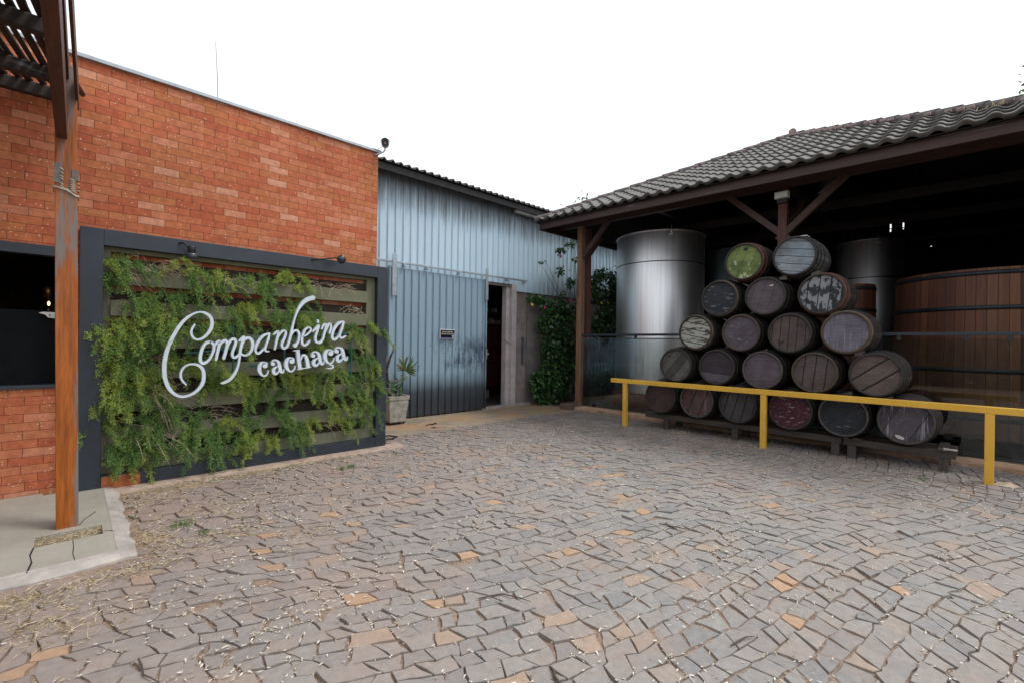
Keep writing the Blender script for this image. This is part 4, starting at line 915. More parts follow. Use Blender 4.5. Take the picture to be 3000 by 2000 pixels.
b.build('back_wall', simple('sooty_boards', (.02, .019, .02), .9, 0, .3, 4, .2), hall)
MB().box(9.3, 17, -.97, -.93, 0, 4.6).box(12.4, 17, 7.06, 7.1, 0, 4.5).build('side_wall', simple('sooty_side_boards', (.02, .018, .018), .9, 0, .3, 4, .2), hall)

# the old roof sags a little towards its far corner
def sag(o):
    if o.type == 'MESH':
        bx_, by_, bz_ = o['_o'] if '_o' in o.keys() else (9.05, 3.35, 0)
        for v in o.data.vertices:
            if v.co.z+bz_ > 4.2: v.co.z += .017*(v.co.y+by_-3.3)
    for c in o.children: sag(c)
sag(hall)
# floodlight on the middle post
t = thing('floodlight', 'small white floodlight box fixed above the middle hall post', 'floodlight', (9.0, 2.56, 4.2))
MB().box(8.93, 9.04, 2.44, 2.66, 4.20, 4.32).build('housing', simple('grey_housing', (.42, .45, .43), .4, 0, .1, 5, 0), t, bevel=.006)
MB().box(8.925, 8.931, 2.455, 2.645, 4.215, 4.305).build('lens', simple('milky_glass', (.80, .88, .84), .25, 0, .05, 5, 0), t)
MB().box(8.98, 9.05, 2.47, 2.63, 4.13, 4.195).build('bracket', m_black, t)

# ---- glass railing
Mg = Mt('clear_glass'); nt_ = Mg.nt; out = nt_.nodes['Material Output']
tr = Mg.N('ShaderNodeBsdfTransparent'); tr.inputs[0].default_value = (.86, .90, .90, 1); gl = Mg.N('ShaderNodeBsdfGlossy'); gl.inputs['Roughness'].default_value = .02; gl.inputs[0].default_value = (.9, .95, 1, 1)
fr = Mg.N('ShaderNodeFresnel'); fr.inputs[0].default_value = 1.5; ms = Mg.N('ShaderNodeMixShader'); nt_.links.new(fr.outputs[0], ms.inputs[0]); nt_.links.new(tr.outputs[0], ms.inputs[1]); nt_.links.new(gl.outputs[0], ms.inputs[2]); nt_.links.new(ms.outputs[0], out.inputs[0])
rail = thing('glass_railing', 'clear glass balustrade with a black top bar along the hall edge', 'balustrade', (9.05, 3, .1))
MB().box(9.03, 9.075, 2.63, 6.93, 1.80, 1.85).box(9.03, 9.075, -1.4, 2.49, 1.80, 1.85).build('handrail', m_steel_frame, rail, bevel=.004)
for y0, y1 in ((6.9, 5.05), (5.03, 3.6), (3.58, 2.66), (2.46, 1.16), (1.14, -1.2)):
    MB().box(9.047, 9.055, y1, y0, .13, 1.76).build('glass_panel', Mg.mat, rail)
for y in (6.5, 5.45, 4.4, 3.2, 2.1, .95, .22, -.2):
    MB().box(9.035, 9.068, y-.025, y+.025, 1.73, 1.80).build('clamp', m_black, rail, bevel=.003)
for y in (6.55, 4.4, 1.9, .28): MB().box(9.03, 9.075, y-.04, y+.04, .11, .19).build('shoe', m_black, rail, bevel=.003)

# ---- steel tanks
def steel(name, c=.62, rough=.24):
    M = Mt(name, rough, 1., .5); s = M.noise(M.co((14, 14, .25)), 1.4, 4, .6)
    M.col(M.ramp(s, [(.3, (c*.82,)*3), (.7, (c, c*1.01, c*1.03))])); M.rough(M.ramp(M.noise(M.co((9, 9, .3)), 2, 3, .6), [(.3, rough-.02), (.7, rough+.03)]))
    M.bump(M.noise(M.co((.6, .6, .9)), 1.2, 3), .10, .02); return M.mat
m_tank = steel('brushed_stainless', .88, .42)
def tank(cx, cy, r, z0, z1, seams, label, plinth=True):
    t = thing('steel_tank', label, 'tank', (cx, cy, z0), 'stainless steel storage tanks in the hall')
    b = MB(); prof = [(r, z0), (r, z1-.03), (r-.01, z1), (r-.05, z1+.02), (r*.5, z1+.12), (.01, z1+.17)]
    b.lathe(prof, 72, c=(cx, cy, 0)); shell = b.build('shell', m_tank, t, True)
    for z in seams: MB().lathe([(r+.001, z-.012), (r+.006, z-.008), (r+.006, z+.008), (r+.001, z+.012)], 72, c=(cx, cy, 0)).build('weld_seam', simple('weld_grey', (.13, .13, .13), .45, .8, .1, 5, 0), shell, True)
    MB().lathe([(r+.001, z1-.03), (r+.015, z1-.025), (r+.015, z1-.005), (r-.01, z1+.0)], 72, c=(cx, cy, 0)).build('rim', m_tank, shell, True)
    a = math.atan2(-cy, -cx); hx, hy = cx+r*math.cos(a+.25), cy+r*math.sin(a+.25)
    MB().tube([(hx-.04, hy, z1-.1), (hx-.05, hy-.02, z1-.04), (hx-.02, hy, z1+.09)], .012, 6).tube([(hx-.04, hy-.05, z1-.12), (hx-.04, hy+.05, z1-.12)], .012, 6).build('lifting_lug', m_tank, shell)
    return t
TX, TY, TR = 10.72, 5.80, 1.055
tank(TX, TY, TR, .46, 4.28, (3.55, 1.75), 'large shiny stainless steel tank standing on a brick plinth')
t = thing('brick_plinth', 'low round brick plinth under the large steel tank', 'plinth', (TX, TY, .1))
MB().lathe([(TR+.06, .1), (TR+.06, .46), (.1, .46)], 48, c=(TX, TY, 0)).build('brickwork', m_plinth, t)
tank(14.56, 5.31, .83, .1, 4.45, (3.4,), 'narrow steel tank half hidden behind the stacked barrels')
tank(14.84, 2.17, .69, .1, 4.3, (3.35,), 'dim steel tank behind the smaller wooden vat')

# ---- wooden vats
def vat_mat():
    M = Mt('vat_staves', .55, 0, .4); v = M.co(); x, y, z = M.xyz(v)
    a = M.m('ARCTAN2', y, x); k = M.m('MULTIPLY', a, 64/(2*PI)); i = M.m('FLOOR', k); f = M.m('FRACT', k)
    c = M.ramp(M.white(i, '1D')[0], [(0, (.068, .022, .012)), (.4, (.10, .033, .016)), (.75, (.125, .047, .022)), (1, (.18, .08, .036))])
    g_ = M.noise(M.co((12, 12, .7)), 1.6, 6, .7, .8); c = M.mix(1., c, M.ramp(g_, [(.3, .65), (.7, 1.3)]), 'MULTIPLY')
    e = M.m('MINIMUM', f, M.m('SUBTRACT', 1., f)); c = M.mix(M.ramp(e, [(.02, 1), (.05, 0)]), c, (.02, .01, .008))
    M.col(c); M.bump(M.m('ADD', M.ramp(e, [(.0, 0), (.08, 1)]), M.m('MULTIPLY', g_, .3)), .4, .01); return M.mat
m_vat = vat_mat(); m_hoop = simple('dark_steel_hoop', (.03, .036, .045), .45, .6, .25, 8, .1)
def vat(cx, cy, r0, r1, z0, z1, hz, label):
    t = thing('wooden_vat', label, 'vat', (cx, cy, z0), 'upright wooden vats in the hall')
    o = MB().lathe([(r0, z0), (r0+(r1-r0)*.5, (z0+z1)/2), (r1, z1), (r1-.04, z1), (r1-.05, z1-.06), (.01, z1-.06)], 64, c=(cx, cy, 0)).build('staves', m_vat, t)
    for z in hz:
        r = r0+(r1-r0)*(z-z0)/(z1-z0)+.004; MB().lathe([(r, z-.03), (r+.008, z-.03), (r+.006, z+.03), (r-.002, z+.03)], 64, c=(cx, cy, 0)).build('hoop', m_hoop, o, True)
    MB().box(cx-r0*.9, cx+r0*.9, cy-r0*.6, cy-r0*.45, .1, z0).box(cx-r0*.9, cx+r0*.9, cy+r0*.45, cy+r0*.6, .1, z0).build('stand', m_int2, t)
    return t
vat(10.78, .03, 1.22, 1.15, .3, 2.80, (2.73, 2.22, 1.30, .6), 'huge reddish wooden vat with dark hoops behind the glass')
vat(10.75, 1.93, .50, .46, .25, 2.78, (2.70, 2.30, 1.5, .8), 'slim wooden vat standing behind the barrel pile')

# ================================================================== BARRELS
BR, HR, BL = .345, .290, .90
def barrel_r(t): return HR+.012+(BR-HR-.012)*(1-(2*t-1)**2)
def stave_mat(name, c1, c2):
    M = Mt(name, .75, 0, .3); v = M.co(); x, y, z = M.xyz(v)
    a = M.m('ARCTAN2', z, y); k = M.m('MULTIPLY', a, 26/(2*PI)); i = M.m('FLOOR', k); f = M.m('FRACT', k)
    c = M.ramp(M.white(i, '1D')[0], [(0, c1), (1, c2)]); g_ = M.noise(M.co((1.2, 12, 12)), 2, 5, .7); c = M.mix(1., c, M.ramp(g_, [(.3, .6), (.7, 1.35)]), 'MULTIPLY')
    e = M.m('MINIMUM', f, M.m('SUBTRACT', 1., f)); c = M.mix(M.ramp(e, [(.02, 1), (.06, 0)]), c, (.008, .007, .006))
    M.col(c); M.bump(M.m('ADD', M.ramp(e, [(0, 0), (.07, 1)]), M.m('MULTIPLY', g_, .4)), .5, .008); return M.mat
m_st = [stave_mat('dark_oak_staves', (.030, .024, .02), (.065, .05, .04)), stave_mat('grey_oak_staves', (.06, .062, .062), (.12, .12, .115))]
m_hp = [simple('black_iron_hoop', (.022, .022, .024), .55, .5, .4, 14, .3), simple('rusty_hoop', (.14, .055, .035), .8, .2, .5, 10, .4), simple('tan_hoop', (.13, .10, .07), .75, .1, .4, 14, .3)]
m_rim = [simple('dark_chime', (.03, .026, .023), .8, 0, .4, 20, .4), simple('pale_chipped_chime', (.07, .062, .053), .8, 0, .6, 24, .5), simple('tan_chime', (.07, .047, .029), .8, 0, .5, 24, .5)]
def barrel_proto():
    t = thing('barrel', 'x', 'barrel', (0, 0, 0))
    n = 12; prof = [(barrel_r(i/n), BL*i/n) for i in range(n+1)]
    MB().lathe([(HR-.012, .028), (HR-.010, .004)]+[(prof[0][0]-.006, 0)]+prof[0:]+[(HR-.01, BL), (HR-.012, BL-.03), (.01, BL-.03)], 78, 'x').build('staves', m_st[0], t, True); stv = [c for c in t.children if c.name.startswith('staves')][0]
    # chime ring: front edge
    MB().lathe([(HR-.0115, .026), (HR-.0105, -.002), (HR-.002, -.006), (barrel_r(0)+.001, -.002), (barrel_r(0)+.002, .012)], 78, 'x').build('chime', m_rim[0], t, True)
    d = MB(); vs = [(.027, 0, 0)]; fs = []
    for ri, r in enumerate((.1, .2, HR-.010)):
        for k in range(48): vs.append((.027, r*math.cos(2*PI*k/48), r*math.sin(2*PI*k/48)))
    for k in range(48):
        fs.append((0, 1+(k+1) % 48, 1+k))
        for j in (0, 1): a, b_ = 1+48*j, 1+48*(j+1); fs.append((a+k, a+(k+1) % 48, b_+(k+1) % 48, b_+k))
    d.add(vs, fs).build('head', m_dark, t)
    for x0, x1 in ((.012, .062), (.125, .165), (.27, .31), (.59, .63), (.735, .775), (.838, .888)):
        ra, rb = barrel_r(x0/BL), barrel_r(x1/BL); MB().lathe([(ra+.0005, x0), (ra+.005, x0), (rb+.005, x1), (rb+.0005, x1)], 78, 'x').build('hoop', m_hp[0], stv, True)
    return t
proto = barrel_proto()
def head_mat(i, c, c2, ang, npl, gap=.012, flake=None, ft=.6, fs=6, drip=None, dt=.62, line=(.01, .009, .01), rough=.7, fstretch=(1, 1), blot=None, bt=.6):
    M = Mt('barrel_head_%02d' % i, rough, 0, .3); s = i*3.7
    v = M.co((1, 1, 1), (ang, 0, 0)); x, y, z = M.xyz(v)
    k = M.m('ADD', M.m('MULTIPLY', z, npl/.58), .5+.13*(i % 5)); wob = M.m('MULTIPLY', M.m('SUBTRACT', M.noise(v, 5, 2), .5), .10); k = M.m('ADD', k, wob)
    idx = M.m('FLOOR', k); f = M.m('FRACT', k); e = M.m('MULTIPLY', M.m('MINIMUM', f, M.m('SUBTRACT', 1., f)), .58/npl)
    base = M.ramp(M.white(M.m('ADD', idx, s), '1D')[0], [(0, c), (1, c2)])
    gr = M.noise(M.co((2, 3, 34), (ang, 0, 0), loc=(s, s, 0)), 1.6, 6, .7, .5); base = M.mix(1., base, M.ramp(gr, [(.25, .62), (.75, 1.32)]), 'MULTIPLY')
    mt = M.noise(M.co(loc=(s, 0, s)), 5, 5, .65); base = M.mix(1., base, M.ramp(mt, [(.3, .75), (.7, 1.2)]), 'MULTIPLY')
    if blot: base = M.mix(M.ramp(M.noise(M.co(loc=(0, s, s*2)), 3.2, 4, .6), [(bt, 0), (bt+.08, .85)]), base, blot)
    if drip: base = M.mix(M.ramp(M.noise(M.co((1, 26, 1.6), loc=(s, s, s)), 1.5, 3, .6), [(dt, 0), (dt+.1, .8)]), base, drip)
    if flake:
        fl = M.noise(M.co((1, fstretch[0], fstretch[1]), (ang, 0, 0), loc=(s*2, 0, s)), fs, 7, .72); base = M.mix(M.ramp(fl, [(ft, 0), (ft+.02, 1)]), base, flake)
    ln = M.ramp(e, [(gap*.3, 1), (gap*.8, 0)]); base = M.mix(ln, base, line)
    spk = M.m('MULTIPLY', M.ramp(M.vor(M.co(loc=(s, 1, 2)), 16), [(.05, 1), (.08, 0)]), .6); base = M.mix(spk, base, (.35, .34, .34))
    base = M.mix(1., base, (.74, .74, .74), 'MULTIPLY')
    M.col(base); M.bump(M.m('ADD', M.m('MULTIPLY', gr, .5), M.ramp(e, [(0, 0), (gap, 1)])), .5, .006); return M.mat
R = math.radians
PUR, PUR2 = (.105, .085, .105), (.14, .115, .14)
SPEC = [  # y, z, head material args, staves, hoop, chime, label
 (4.34, .625, dict(c=(.075, .045, .042), c2=(.10, .06, .055), ang=R(88), npl=3, gap=.004), 0, 0, 0, 'bottom row barrel with a plain dull red brown head, first from the steel tank'),
 (3.64, .62, dict(c=(.10, .055, .055), c2=(.14, .085, .085), ang=R(70), npl=3, gap=.014, drip=(.24, .20, .21), dt=.56, blot=(.30, .06, .08), bt=.585), 0, 0, 1, 'bottom row barrel with a pink red smear and slanting gaps in its head'),
 (2.93, .62, dict(c=(.055, .05, .05), c2=(.09, .085, .085), ang=R(75), npl=4, gap=.014), 0, 0, 0, 'bottom row barrel with dark grey upright boards and a tiny orange spot'),
 (2.15, .62, dict(c=(.07, .018, .03), c2=(.10, .028, .042), ang=R(-30), npl=3, gap=.004, flake=(.38, .36, .38), ft=.585, fs=9, fstretch=(1, 3)), 0, 0, 0, 'bottom row barrel with a maroon head covered in white scratches'),
 (1.47, .62, dict(c=(.022, .026, .032), c2=(.038, .042, .05), ang=R(40), npl=3, gap=.005, flake=(.22, .2, .19), ft=.62, fs=5, fstretch=(1, 4)), 0, 0, 1, 'bottom row barrel with a blue black head and pale scuffs'),
 (.77, .625, dict(c=(.09, .075, .095), c2=(.115, .10, .12), ang=R(62), npl=2, gap=.006, drip=(.40, .40, .45), dt=.575, flake=(.5, .48, .47), ft=.66, fs=8), 0, 0, 1, 'bottom row barrel with white drips and a torn paper scrap on purple grey'),
 (4.03, 1.24, dict(c=(.075, .07, .062), c2=(.16, .155, .145), ang=R(50), npl=4, gap=.008), 0, 0, 0, 'second row barrel with a weathered grey head of slanting pale and dark boards'),
 (3.29, 1.235, dict(c=(.05, .04, .05), c2=(.13, .12, .15), ang=R(-5), npl=4, gap=.006), 0, 0, 0, 'second row barrel with dark purple boards and one lighter board across the middle'),
 (2.56, 1.225, dict(c=PUR, c2=PUR2, ang=R(2), npl=3, gap=.004, line=(.05, .045, .055)), 0, 0, 1, 'second row barrel with a smooth purple grey head of level boards'),
 (1.83, 1.225, dict(c=(.10, .08, .08), c2=(.14, .11, .105), ang=R(84), npl=4, gap=.012, blot=(.03, .03, .032), bt=.58), 0, 0, 2, 'second row barrel with brown upright boards and a dark notched patch'),
 (1.10, 1.235, dict(c=(.13, .095, .088), c2=(.15, .115, .105), ang=R(38), npl=3, gap=.02, blot=(.26, .32, .34), bt=.63), 0, 0, 0, 'second row barrel with a brown head and two wide black diagonal gaps'),
 (3.67, 1.84, dict(c=(.10, .09, .075), c2=(.16, .15, .13), ang=R(-12), npl=5, gap=.012, flake=(.46, .47, .42), ft=.46, fs=4.5, fstretch=(1, 3.2)), 0, 2, 0, 'third row barrel with peeling white paint on cracked boards'),
 (2.90, 1.83, dict(c=PUR, c2=(.13, .11, .14), ang=R(38), npl=3, gap=.005, flake=(.36, .34, .30), ft=.615, fs=7, fstretch=(1, 3)), 0, 0, 2, 'third row barrel with a purple grey head and a worn pale rim'),
 (2.17, 1.82, dict(c=(.10, .075, .072), c2=(.13, .10, .092), ang=R(86), npl=5, gap=.010, blot=(.04, .036, .036), bt=.57), 0, 0, 0, 'third row barrel with brown upright boards streaked black'),
 (1.45, 1.83, dict(c=(.17, .155, .19), c2=(.20, .185, .23), ang=R(88), npl=3, gap=.002, drip=(.34, .34, .42), dt=.565, line=(.1, .09, .11)), 0, 2, 2, 'third row barrel with a pale lilac head and tan rim'),
 (3.26, 2.43, dict(c=(.03, .034, .042), c2=(.05, .055, .066), ang=R(-14), npl=4, gap=.004, flake=(.17, .17, .17), ft=.58, fs=4, fstretch=(1, 5)), 0, 2, 0, 'fourth row barrel with an almost black blue head'),
 (2.53, 2.42, dict(c=(.11, .088, .10), c2=(.13, .105, .12), ang=R(72), npl=4, gap=.005), 0, 0, 0, 'fourth row barrel with a purple brown head and a small white paper scrap'),
 (1.76, 2.41, dict(c=(.03, .034, .038), c2=(.045, .05, .055), ang=R(84), npl=4, gap=.012, flake=(.30, .32, .34), ft=.50, fs=5, fstretch=(1.6, 1)), 0, 1, 0, 'fourth row barrel with black and white flaking paint'),
 (2.87, 3.02, dict(c=(.17, .225, .07), c2=(.24, .30, .10), ang=R(68), npl=4, gap=.006, flake=(.50, .58, .36), ft=.585, fs=6, line=(.05, .07, .02), blot=(.10, .15, .05), bt=.54), 0, 1, 0, 'top barrel with a bright lime green head'),
 (2.12, 3.02, dict(c=(.25, .30, .34), c2=(.33, .38, .42), ang=R(-10), npl=5, gap=.008, blot=(.16, .17, .17), bt=.56), 1, 0, 0, 'top barrel with a pale blue grey head of level boards'),
]
GB = 'old barrels stacked in a pyramid'
def dup_barrel(src, loc):
    r = src.copy(); COL.objects.link(r); r.location = loc; kids = []
    for ch in src.children:
        c = ch.copy(); COL.objects.link(c); c.parent = r; kids.append(c)
        for g2 in ch.children:
            d_ = g2.copy(); COL.objects.link(d_); d_.parent = c; kids.append(d_)
    return r, kids
for i, (y, z, kw, sm, hm, cm, lab) in enumerate(SPEC):
    loc = (8.10+random.uniform(-.015, .015), y, z)
    if i == 0: r, kids = proto, list(proto.children)+[g2 for ch in proto.children for g2 in ch.children]; r.location = loc
    else: r, kids = dup_barrel(proto, loc)
    r['label'] = lab; r['group'] = GB; r['_o'] = loc
    nh = 0
    for c in kids:
        nm = c.name.split('.')[0]; sl = c.material_slots[0]; sl.link = 'OBJECT'
        if nm == 'staves': sl.material = m_st[sm]
        elif nm == 'head': sl.material = head_mat(i, **kw)
        elif nm == 'chime': sl.material = m_rim[cm]
        else:
            sl.material = m_hp[hm] if (nh == 0 or (hm == 1 and nh == 1)) else m_hp[0]; nh += 1
def onb(i): return [o for o in COL.objects if o.get('label') == SPEC[i][6]][0]
def small(i, name, build, mat, **k):
    r = onb(i); hd_ = [c for c in r.children if c.name.startswith('head')][0]; hd_['_o'] = tuple(r.location); b = MB(); build(b, *r.location); return b.build(name, mat, hd_, **k)
small(18, 'bung', lambda b, x, y, z: b.tube([(x+.03, y-.03, z+.215), (x+.0, y-.03, z+.215), (x-.005, y-.03, z+.215)], [.028, .028, .02], 16), m_black, smooth=True)
small(19, 'bung', lambda b, x, y, z: b.tube([(x+.03, y+.225, z-.09), (x+.02, y+.225, z-.09), (x+.018, y+.225, z-.09)], [.026, .026, .02], 16), simple('grey_bung', (.14, .16, .18), .7, 0, .3, 20, .2), smooth=True)
small(13, 'hook', lambda b, x, y, z: b.tube([(x+.02, y+.16, z-.1), (x+.015, y+.14, z-.15), (x+.015, y+.10, z-.15), (x+.015, y+.08, z-.12)], .008, 6), m_black)
small(2, 'bung', lambda b, x, y, z: b.tube([(x+.03, y+.12, z+.12), (x+.018, y+.12, z+.12)], [.012, .01], 10), simple('orange_wax', (.5, .12, .03), .6, 0, .2, 20, .1))
m_paper = simple('torn_white_paper', (.52, .50, .47), .85, 0, .15, 20, .1)
def scrap(y0, z0, pts): return lambda b, x, y, z: b.add([(x+.022, y+y0-p, z+z0+q) for p, q in pts]+[(x+.0245, y+y0-p, z+z0+q) for p, q in pts], [tuple(range(len(pts))), tuple(range(2*len(pts)-1, len(pts)-1, -1))])
small(16, 'paper_scrap', scrap(-.06, .17, [(0, 0), (.03, .008), (.06, .02), (.05, -.015), (.01, -.012)]), m_paper)
small(5, 'paper_scrap', scrap(.11, -.19, [(0, 0), (.05, -.005), (.10, -.03), (.09, -.06), (.03, -.045), (.01, -.03)]), m_paper)
# bottle crate lid lying on the top barrel
t = thing('plastic_lid', 'thin white lid resting on top of the pale blue grey barrel', 'lid', (8.45, 2.12, 3.36))
MB().box(8.40, 8.58, 2.02, 2.13, 3.366, 3.384).build('lid', simple('pale_plastic', (.5, .5, .5), .5, 0, .05, 5, 0), t, bevel=.004)
# wedges between barrels
kw_i = 0
m_wedge = wood('wedge_timber', (.06, .05, .04), (.12, .10, .08), 'x')
WG = [(1.42, .93, 'grey wedge', 'lowest row beside the barrel with two black diagonal gaps'), (.98, .90, 'grey wedge', 'right of the lowest wedges below the diagonal gap barrel'), (1.30, 1.52, 'grey wedge', 'between the lilac headed barrel and the diagonal gap barrel'), (1.60, 2.10, 'grey wedge', 'between the flaking barrel and the lilac headed barrel'), (2.28, 2.70, 'grey wedge', 'under the pale blue grey top barrel'), (1.85, 2.72, 'grey wedge', 'between the flaking barrel and the pale blue top barrel'), (2.55, 1.52, 'grey wedge', 'between third row purple and smooth purple barrels')]
for y, z, nm, lb in WG:
    t = thing('wedge', 'small timber wedge '+lb, 'wedge', (8.2, y, z), 'timber wedges between the barrels')
    vs = [(8.16, y-.05, z-.03), (8.16, y+.05, z-.03), (8.16, y+.05, z+.01), (8.16, y-.05, z+.05), (8.42, y-.05, z-.03), (8.42, y+.05, z-.03), (8.42, y+.05, z+.01), (8.42, y-.05, z+.05)]
    MB().add(vs, [(0, 1, 2, 3), (7, 6, 5, 4), (0, 4, 5, 1), (1, 5, 6, 2), (2, 6, 7, 3), (3, 7, 4, 0)]).build('wedge_block', m_wedge, t)

# ---- racks
m_rack = wood('rack_timber', (.035, .03, .026), (.085, .07, .06), 'y', (.12, .11, .10), .66); m_rackleg = wood('rack_leg', (.04, .035, .03), (.09, .08, .07), 'z', (.13, .12, .11), .66)
rk = thing('barrel_rack', 'long dark timber rack under the left part of the barrel pile', 'rack', (8.5, 3.1, 0), 'timber racks under the barrels')
for x in (8.24, 8.74): MB().box(x, x+.09, 1.50, 4.72, .19, .285).build('rail', m_rack, rk, bevel=.006)
for y in (4.28, 3.02, 1.58):
    for x in (8.245, 8.745): MB().box(x, x+.08, y-.05, y+.05, -.02, .188).build('leg', m_rackleg, rk, bevel=.004)
rk = thing('barrel_rack', 'short dark timber rack with a splintered end under the rightmost barrels', 'rack', (8.5, .9, 0), 'timber racks under the barrels')
for x in (8.24, 8.74): MB().box(x, x+.09, .28, 1.48, .185, .28).build('rail', m_rack, rk, bevel=.006)
for y in (1.38, .40):
    for x in (8.245, 8.745): MB().box(x, x+.08, y-.05, y+.05, -.02, .183).build('leg', m_rackleg, rk, bevel=.004)
MB().box(8.16, 8.9, 1.40, 1.47, .286, .31).box(8.16, 8.9, 1.25, 1.36, .286, .305).box(8.2, 8.9, .36, .46, .282, .30).build('batten', m_rackleg, rk)
MB().box(8.20, 8.29, .27, .40, .30, .312).build('splinter', simple('pale_splinter', (.35, .33, .31), .8, 0, .3, 20, .3), rk)

# ---- yellow rail
def ymat():
    M = Mt('yellow_enamel', .42, 0, .5); v = M.co()
    c = M.ramp(M.noise(v, 3, 4), [(.3, (.66, .37, .035)), (.7, (.76, .45, .06))]); sp = M.ramp(M.vor(v, 22), [(.04, 1), (.07, 0)])
    c = M.mix(M.m('MULTIPLY', sp, M.ramp(M.noise(v, 6, 3), [(.46, 0), (.56, .9)])), c, (.14, .08, .03)); c = M.mix(M.ramp(M.noise(M.co((4, 4, 4)), 5, 5, .8), [(.56, 0), (.68, .55)]), c, (.36, .20, .06))
    M.col(c); M.bump(M.noise(v, 40, 3), .08, .003); return M.mat
m_y = ymat()
yr = thing('guard_rail', 'low yellow steel guard rail on three posts before the barrels', 'guard rail', (7.95, 2.5, 0))
MB().box(7.915, 8.0, -.30, 5.32, .845, .928).build('rail', m_y, yr, bevel=.006)
for y in (5.0, 2.475, -.015): MB().box(7.92, 7.995, y-.042, y+.042, -.03, .845).build('post', m_y, yr, bevel=.005)

# ================================================================== PERGOLA (upper left)
m_porch = wood('orange_varnished_post', (.15, .038, .006), (.46, .125, .013), 'z', (.17, .155, .145), .565, .40, .8)
m_prd = wood('dark_pergola_timber', (.045, .016, .011), (.12, .042, .022), 'y', (.13, .13, .14), .70)
m_prx = wood('black_pergola_pole', (.018, .013, .011), (.045, .028, .02), 'x', (.2, .2, .21), .70)
pg = thing('pergola', 'dark timber pergola with an orange varnished post and stick roof', 'pergola', (0, 5.25, .04))
b = MB(); pb, pt_ = at(200, 1540, 1, 5.2), None
b.add([(-.068, 5.19, .04), (.066, 5.19, .04), (.066, 5.32, .04), (-.068, 5.32, .04), (-.115, 5.19, 3.80), (.018, 5.19, 3.80), (.018, 5.32, 3.80), (-.115, 5.32, 3.80)], [(3, 2, 1, 0), (4, 5, 6, 7), (0, 1, 5, 4), (1, 2, 6, 5), (2, 3, 7, 6), (3, 0, 4, 7)])
ppost = b.build('post', m_porch, pg, bevel=.005)
MB().beam((-.067, 5.185, 3.305), (-.098, 2.2, 3.305), .066, .23).build('beam', m_prd, pg, bevel=.004)
MB().beam((-.038, 5.40, 3.75), (-.09, 2.2, 3.75), .024, .14).build('beam', m_prd, pg, bevel=.003)
MB().beam((.024, 5.42, 3.615), (-.06, 2.2, 3.615), .018, .17).build('beam', m_prd, pg, bevel=.003)
for y, z0, z1 in ((6.44, 3.93, 4.05), (5.50, 3.74, 3.85), (4.42, 3.61, 3.72), (3.3, 3.50, 3.62)):
    MB().box(-4, -.12, y-.035, y+.035, z0, z1).build('purlin', m_prx, pg, bevel=.01)
k = 0; x = -3.6
while x < -.05:
    w_ = random.uniform(.018, .030); xo = x+w_
    zs = lambda y: 3.80+(y-4.2)*.11
    MB().tube([(xo-.25+random.uniform(-.02, .02), 3.0, 3.60+w_), (xo-.12, 4.4, 3.73+w_), (xo, 5.5, 3.86+w_), (xo+.10+random.uniform(-.02, .02), 6.48, 4.06+w_)], w_, 8).build('stick', m_prx, pg, True)
    x += 2*w_+random.uniform(.004, .026)
# wire wound round the post
b = MB()
def xpost(z): return -.115+(3.80-z)*.0125, .018+(3.80-z)*.0125
for z, dz in ((2.80, -.05),):
    for q in range(3):
        xa, xb = xpost(z); zz = z-.004*q; b.tube([(xa-.008, 5.33, zz-.01), (xa-.008, 5.182, zz), (xa+.07, 5.180, zz-.012), (xb-.01, 5.182, zz+dz), (xb+.008, 5.19, zz+dz), (xb+.008, 5.33, zz+dz)], .0042, 6)
for z in (2.95, 2.92, 2.89, 2.87, 2.83, 2.81): xa, _ = xpost(z); b.tube([(xa+.03, 5.184, z), (xa+.042, 5.180, z-.004), (xa+.05, 5.184, z-.012)], .0045, 6)
for z in (2.875, 2.86, 2.845, 2.83, 2.815, 2.80, 2.785): _, xb = xpost(z); b.tube([(xb-.045, 5.184, z), (xb-.03, 5.178, z-.002), (xb-.012, 5.186, z-.014)], .0045, 6)
for z in (2.88, 2.85, 2.82, 2.79): _, xb = xpost(z); b.tube([(xb+.004, 5.19, z), (xb+.010, 5.22, z+.004), (xb+.004, 5.25, z)], .0045, 6)
b.build('wire', simple('frayed_rope_wire', (.45, .40, .32), .7, 0, .3, 30, .3), ppost, True)
xa, xb = xpost(2.9); MB().box(xb-.035, xb+.006, 5.181, 5.20, 2.87, 2.955).box(xa-.004, xa+.03, 5.182, 5.20, 2.83, 2.99).build('splice_block', simple('grey_bare_wood', (.15, .135, .125), .85, 0, .3, 20, .4), ppost)

